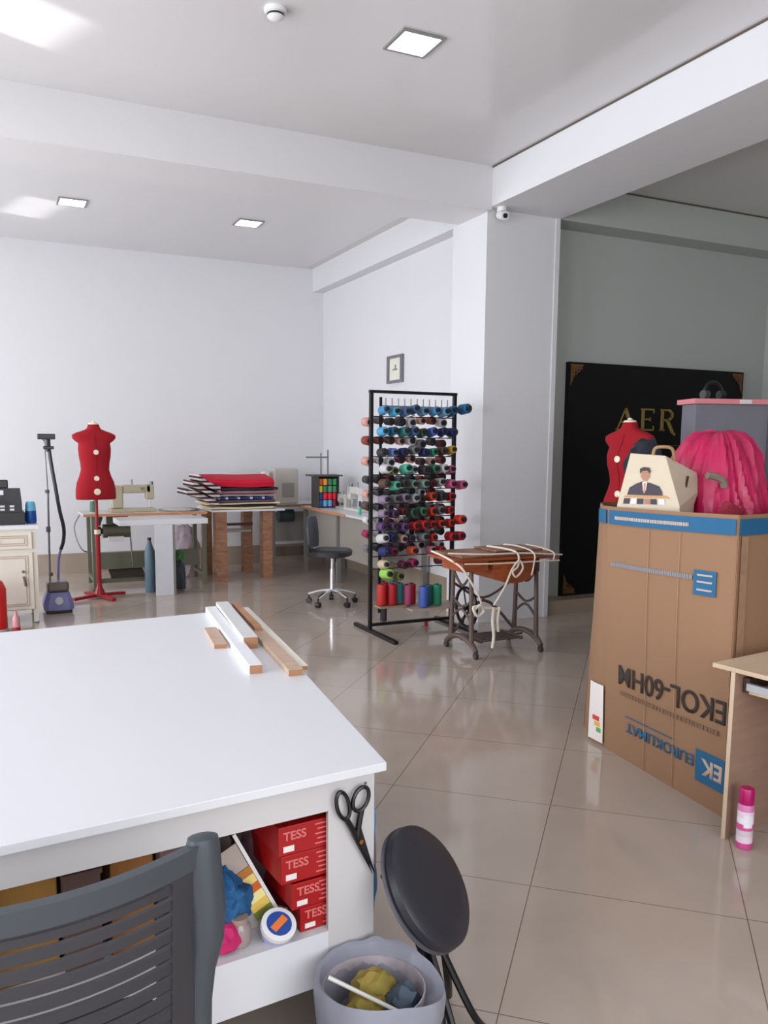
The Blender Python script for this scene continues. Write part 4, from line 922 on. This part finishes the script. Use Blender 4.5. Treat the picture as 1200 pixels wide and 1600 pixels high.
ROWS = [
 ['sky blue', 'bright blue', 'steel blue', 'steel blue', 'light blue', 'sky blue', 'light blue', 'petrol blue'],
 ['bright blue', 'petrol blue', 'teal', 'steel blue', 'dark green', 'royal blue', 'navy blue', 'navy blue'],
 ['charcoal', 'periwinkle', 'navy blue', 'grey', 'navy blue', 'emerald', 'brown', 'yellow'],
 ['white', 'olive', 'mint green', 'pale grey', 'charcoal', 'leaf green', 'white', 'pink'],
 ['brown', 'mint green', 'charcoal', 'sage green', 'sage green', 'maroon', 'pale grey', 'rose pink'],
 ['mauve', 'grey', 'mauve', 'pale grey', 'charcoal', 'orange red', 'charcoal', 'scarlet'],
 ['mauve', 'plum', 'maroon', 'dark green', 'leaf green', 'orange red', 'grey', 'scarlet'],
 ['purple', 'plum', 'purple', 'crimson', 'scarlet', 'scarlet', 'orange red', 'scarlet'],
 ['white', 'navy blue', 'beige', 'plum', 'grey', 'scarlet', None, 'crimson'],
 ['navy blue', 'magenta', None, 'orange', None, 'pink', 'crimson', None],
 ['cream', None, 'maroon', 'magenta', None, None, 'maroon', None]]
ORD = ['first', 'second', 'third', 'fourth', 'fifth', 'sixth', 'seventh', 'last']
RN = ['top', 'second', 'third', 'fourth', 'fifth', 'sixth', 'seventh', 'eighth', 'ninth', 'tenth', 'lowest hanging']
rack = t
peg0 = None
for r, row in enumerate(ROWS):
    for k, c_ in enumerate(row):
        x = RX0+.075+k*.089+random.uniform(-.008, .008); z = ROWZ[r]+random.uniform(-.012, .012)
        if peg0 is None: peg0 = obj('peg', G().cyl((0, -.004, -.041), (0, -.11, -.028), .004, n=6), M_black, rack); pg = peg0
        else: pg = peg0.copy(); COL.objects.link(pg)
        pg.location = (x-RX0, 0, ROWZ[r])
        if not c_: continue
        cone(c_, '%s thread cone %s from left in the %s row, front of rack' % (c_, ORD[k], RN[r]), x, RY-.012-random.uniform(.0, .045), z, -1, random.uniform(.88, 1.05), random.uniform(.02, .16))
# a cone that sticks far out beside the post
cone('petrol blue', 'petrol blue thread cone jutting out beyond the right post of the rack', RX1+.035, RY-.04, 1.865, -1, 1.12, .05)
cone('rose pink', 'rose pink thread cone jutting out right of the rack post', RX1+.02, RY-.03, 1.225, -1, 1.0, .1)
cone('orange red', 'orange red thread cone jutting out right of the rack, above the lower reds', RX1+.01, RY-.05, .93, -1, 1.05, .1)
cone('crimson', 'crimson thread cone jutting out right of the rack near its middle', RX1+.0, RY-.05, .79, -1, 1.05, .1)
cone('lime green', 'lime green thread cone low on the left of the rack', RX0+.10, RY-.04, .50, -1, 1.15, .1)
cone('olive', 'olive thread cone beside the lime green one low on the rack', RX0+.21, RY-.04, .475, -1, .95, .1)
# rear side cones
for r in range(9):
    for k in range(8):
        c_ = random.choice(['brick red', 'grey', 'charcoal', 'brown', 'dark green', 'blush', 'white', 'charcoal', 'maroon', 'beige']) if r < 5 else random.choice(['charcoal', 'brown', 'plum', 'grey', 'maroon', 'beige', 'white'])
        x = RX0+.0+k*.098;
        if k == 0: c_ = ['blush', 'brick red', 'blush', 'charcoal', 'blush', 'brown', 'white', 'magenta', 'grey'][r]
        cone(c_, '%s thread cone, rear of rack, %s from left, %s row' % (c_, ORD[k], RN[r]), x, RY+.012, ROWZ[r]-.078+random.uniform(-.015, .015), 1, random.uniform(.8, 1.05), .05, 'thread cones on the rear of the rack')
# cones standing on the lower shelves
for c_, x, y, z, lab in (('scarlet', .06, -.10, .241, 'scarlet thread cone standing leftmost on the small rack shelf'), ('crimson', .15, -.11, .241, 'crimson thread cone standing in the middle of the small rack shelf'),
        ('teal', .225, -.08, .241, 'teal thread cone standing at the right of the small rack shelf'), ('rose pink', .31, -.06, .2165, 'rose pink thread cone standing at the left of the wide rack shelf'),
        ('crimson', .375, -.02, .2165, 'crimson thread cone standing behind the blue one on the wide shelf'), ('royal blue', .405, -.19, .2165, 'blue thread cone standing at the front of the wide rack shelf'),
        ('teal', .48, -.12, .2165, 'teal thread cone standing between the blue and the emerald ones'), ('emerald', .56, -.14, .2165, 'emerald thread cone standing at the right of the wide rack shelf'),
        ('teal', .235, .03, .241, 'teal thread cone standing at the back of the small rack shelf'), ('scarlet', .13, .02, .241, 'scarlet thread cone standing at the back of the small rack shelf')):
    cone(c_, lab, RX0+x, RY+y, z, stand=True, sc=1.12, grp='thread cones standing on the rack shelves')
for x, c_, lab in ((.14, 'charcoal', 'black thread cone lying under the small rack shelf'), (.55, 'crimson', 'red thread cone on the floor under the wide rack shelf')):
    o = cone(c_, lab, RX0+x, RY+.03, 0.077 if x < .2 else .0, stand=True, sc=.8 if x < .2 else .42, grp='thread cones below the rack shelves')

# ------------------------------------------------------------------ treadle sewing table
t = thing('treadle_table', 'antique treadle sewing table in orange brown wood tied with white rope', 'sewing table', (3.51, 5.40, 0))
M_ow = wood('orange_brown_wood', (132, 62, 26), (160, 80, 36), 6, (1, 6, 6), .35); M_ow2 = wood('faded_top_wood', (118, 72, 52), (150, 104, 82), 7, (1, 8, 6), .4)
M_iron = mat('brown_cast_iron', (92, 76, 70), .5, metal=.2)
obj('tabletop', G().bx(-.40, .40, -.19, .22, .745, .765), M_ow2, t, False, .004)
obj('drop_leaf', G().bx(-.47, .30, -.21, .20, .722, .744), M_ow, t, False, .004)
obj('drop_leaf', G().bx(.15, .47, -.20, .22, .715, .730), M_ow, t, False, .004)
obj('top_leaf', G().bx(-.05, .38, -.10, .22, .766, .780), M_ow2, t, False, .004)
g = G(); R_ = []
for i in range(15):
    u = i/14; x = -.13+.36*u; d = .60+.04*math.sin(PI*u)*-1+.015
    R_.append([(x, -.20-.02*math.sin(PI*u), .714), (x, -.20-.02*math.sin(PI*u), d-.03), (x, .12, d-.03), (x, .12, .714)])
obj('bowed_drawer', g.loft(R_), M_ow, t)
obj('small_drawer', G().bx(-.39, -.17, -.19, .12, .645, .721), M_ow, t, False, .004)
obj('right_frame_rail', G().bx(.24, .28, -.2, .2, .62, .714), mat('dark_wood', (70, 40, 28), .5), t, False)
for s in (-1, 1):
    x = s*.29
    g = G()
    for y in (-.17, .13):
        g.cyl((x, y*1.0, .10), (x, y*.85, .714), .020, .016, 10)
    g.tube([(x, -.235, .05), (x, -.17, .10), (x, -.02, .13), (x, .13, .10), (x, .20, .05)], .022, 8)
    g.tube([(x, -.16, .42), (x, -.02, .36), (x, .12, .42)], .010, 6).tube([(x, -.16, .26), (x, -.02, .34), (x, .12, .26)], .010, 6)
    g.tube([(x, -.14, .62), (x, -.02, .52), (x, .11, .62)], .010, 6)
    if s < 0: f = obj('iron_side_frame', g, M_iron, t)
    else: f = obj('iron_side_frame', g, M_iron, t)
    for y in (-.235, .20): obj('castor', G().cyl((x-.012, y, .024), (x+.012, y, .024), .024).cyl((x, y, .03), (x, y, .07), .012), mat('dark_castor', (58, 50, 48), .5), f)
g = G()
for k in range(7): g.bx(-.18, .18, -.13+.04*k, -.112+.04*k, .095, .107)
g.bx(-.19, -.17, -.14, .15, .09, .112).bx(.17, .19, -.14, .15, .09, .112)
obj('treadle_plate', g, M_iron, t, False)
obj('pedal_axle', G().cyl((-.28, 0, .10), (-.19, 0, .10), .008).cyl((.19, 0, .10), (.28, 0, .10), .008), M_iron, t)
obj('cross_brace', G().tube([(-.28, .13, .12), (0, .14, .36), (.28, .13, .12)], .012).tube([(-.28, .13, .52), (0, .14, .38), (.28, .13, .52)], .010), M_iron, t)
g = G(); cw = (-.22, .03, .34)
pts = [(cw[0], cw[1]+.15*math.cos(2*PI*k/24), cw[2]+.15*math.sin(2*PI*k/24)) for k in range(25)]
g.tube(pts, .012, 8, False)
for k in range(5): a = 2*PI*k/5; g.cyl(cw, (cw[0], cw[1]+.145*math.cos(a), cw[2]+.145*math.sin(a)), .006, n=6)
g.cyl((cw[0]-.02, cw[1], cw[2]), (cw[0]+.02, cw[1], cw[2]), .022)
obj('drive_wheel', g, M_black, t)
M_rope = mat('white_rope', (218, 205, 190), .85, var=.15, scale=60)
r_ = thing('rope', 'white rope wound round the treadle table and knotted at its legs', 'rope', (3.51, 5.40, 0))
obj('strand', G().tube([(-.475, -.12, .782), (-.2, -.215, .774), (.1, -.222, .770), (.48, -.21, .74)], 0.0065), M_rope, r_)
obj('strand', G().tube([(-.49, .1, .775), (-.49, -.1, .755), (-.44, -.235, .70), (-.38, -.25, .62), (-.30, -.25, .50), (-.26, -.25, .42)], 0.0079), M_rope, r_)
obj('strand', G().tube([(-.40, -.235, .715), (-.1, -.245, .705), (.2, -.245, .705), (.44, -.23, .700)], 0.0058), M_rope, r_)
obj('strand', G().tube([(.0, .1, .792), (.03, -.1, .793), (.06, -.225, .77), (.05, -.25, .68), (.0, -.255, .64), (.03, -.26, .60), (.09, -.255, .66), (.06, -.25, .72), (.0, -.25, .66), (-.06, -.255, .54), (-.13, -.26, .44), (-.16, -.26, .40)], 0.0079), M_rope, r_)
obj('strand', G().tube([(.22, .2, .785), (.21, 0, .795), (.20, -.23, .77), (.195, -.245, .68), (.18, -.24, .60)], 0.0065), M_rope, r_)
obj('strand', G().tube([(.36, .1, .79), (.37, -.1, .785), (.39, -.225, .76), (.385, -.23, .71)], 0.0058), M_rope, r_)
obj('knot', G().tube([(-.33, -.25, .37), (-.28, -.265, .41), (-.24, -.25, .36), (-.30, -.26, .33), (-.33, -.255, .40), (-.22, -.255, .385), (-.12, -.255, .37)], 0.0108), M_rope, r_)
obj('loose_end', G().tube([(-.16, -.26, .385), (-.17, -.265, .28), (-.155, -.262, .17), (-.165, -.26, .08)], 0.0115), M_rope, r_)
obj('loose_end', G().tube([(-.11, -.262, .385), (-.13, -.27, .30), (-.12, -.266, .2)], 0.0101), M_rope, r_)
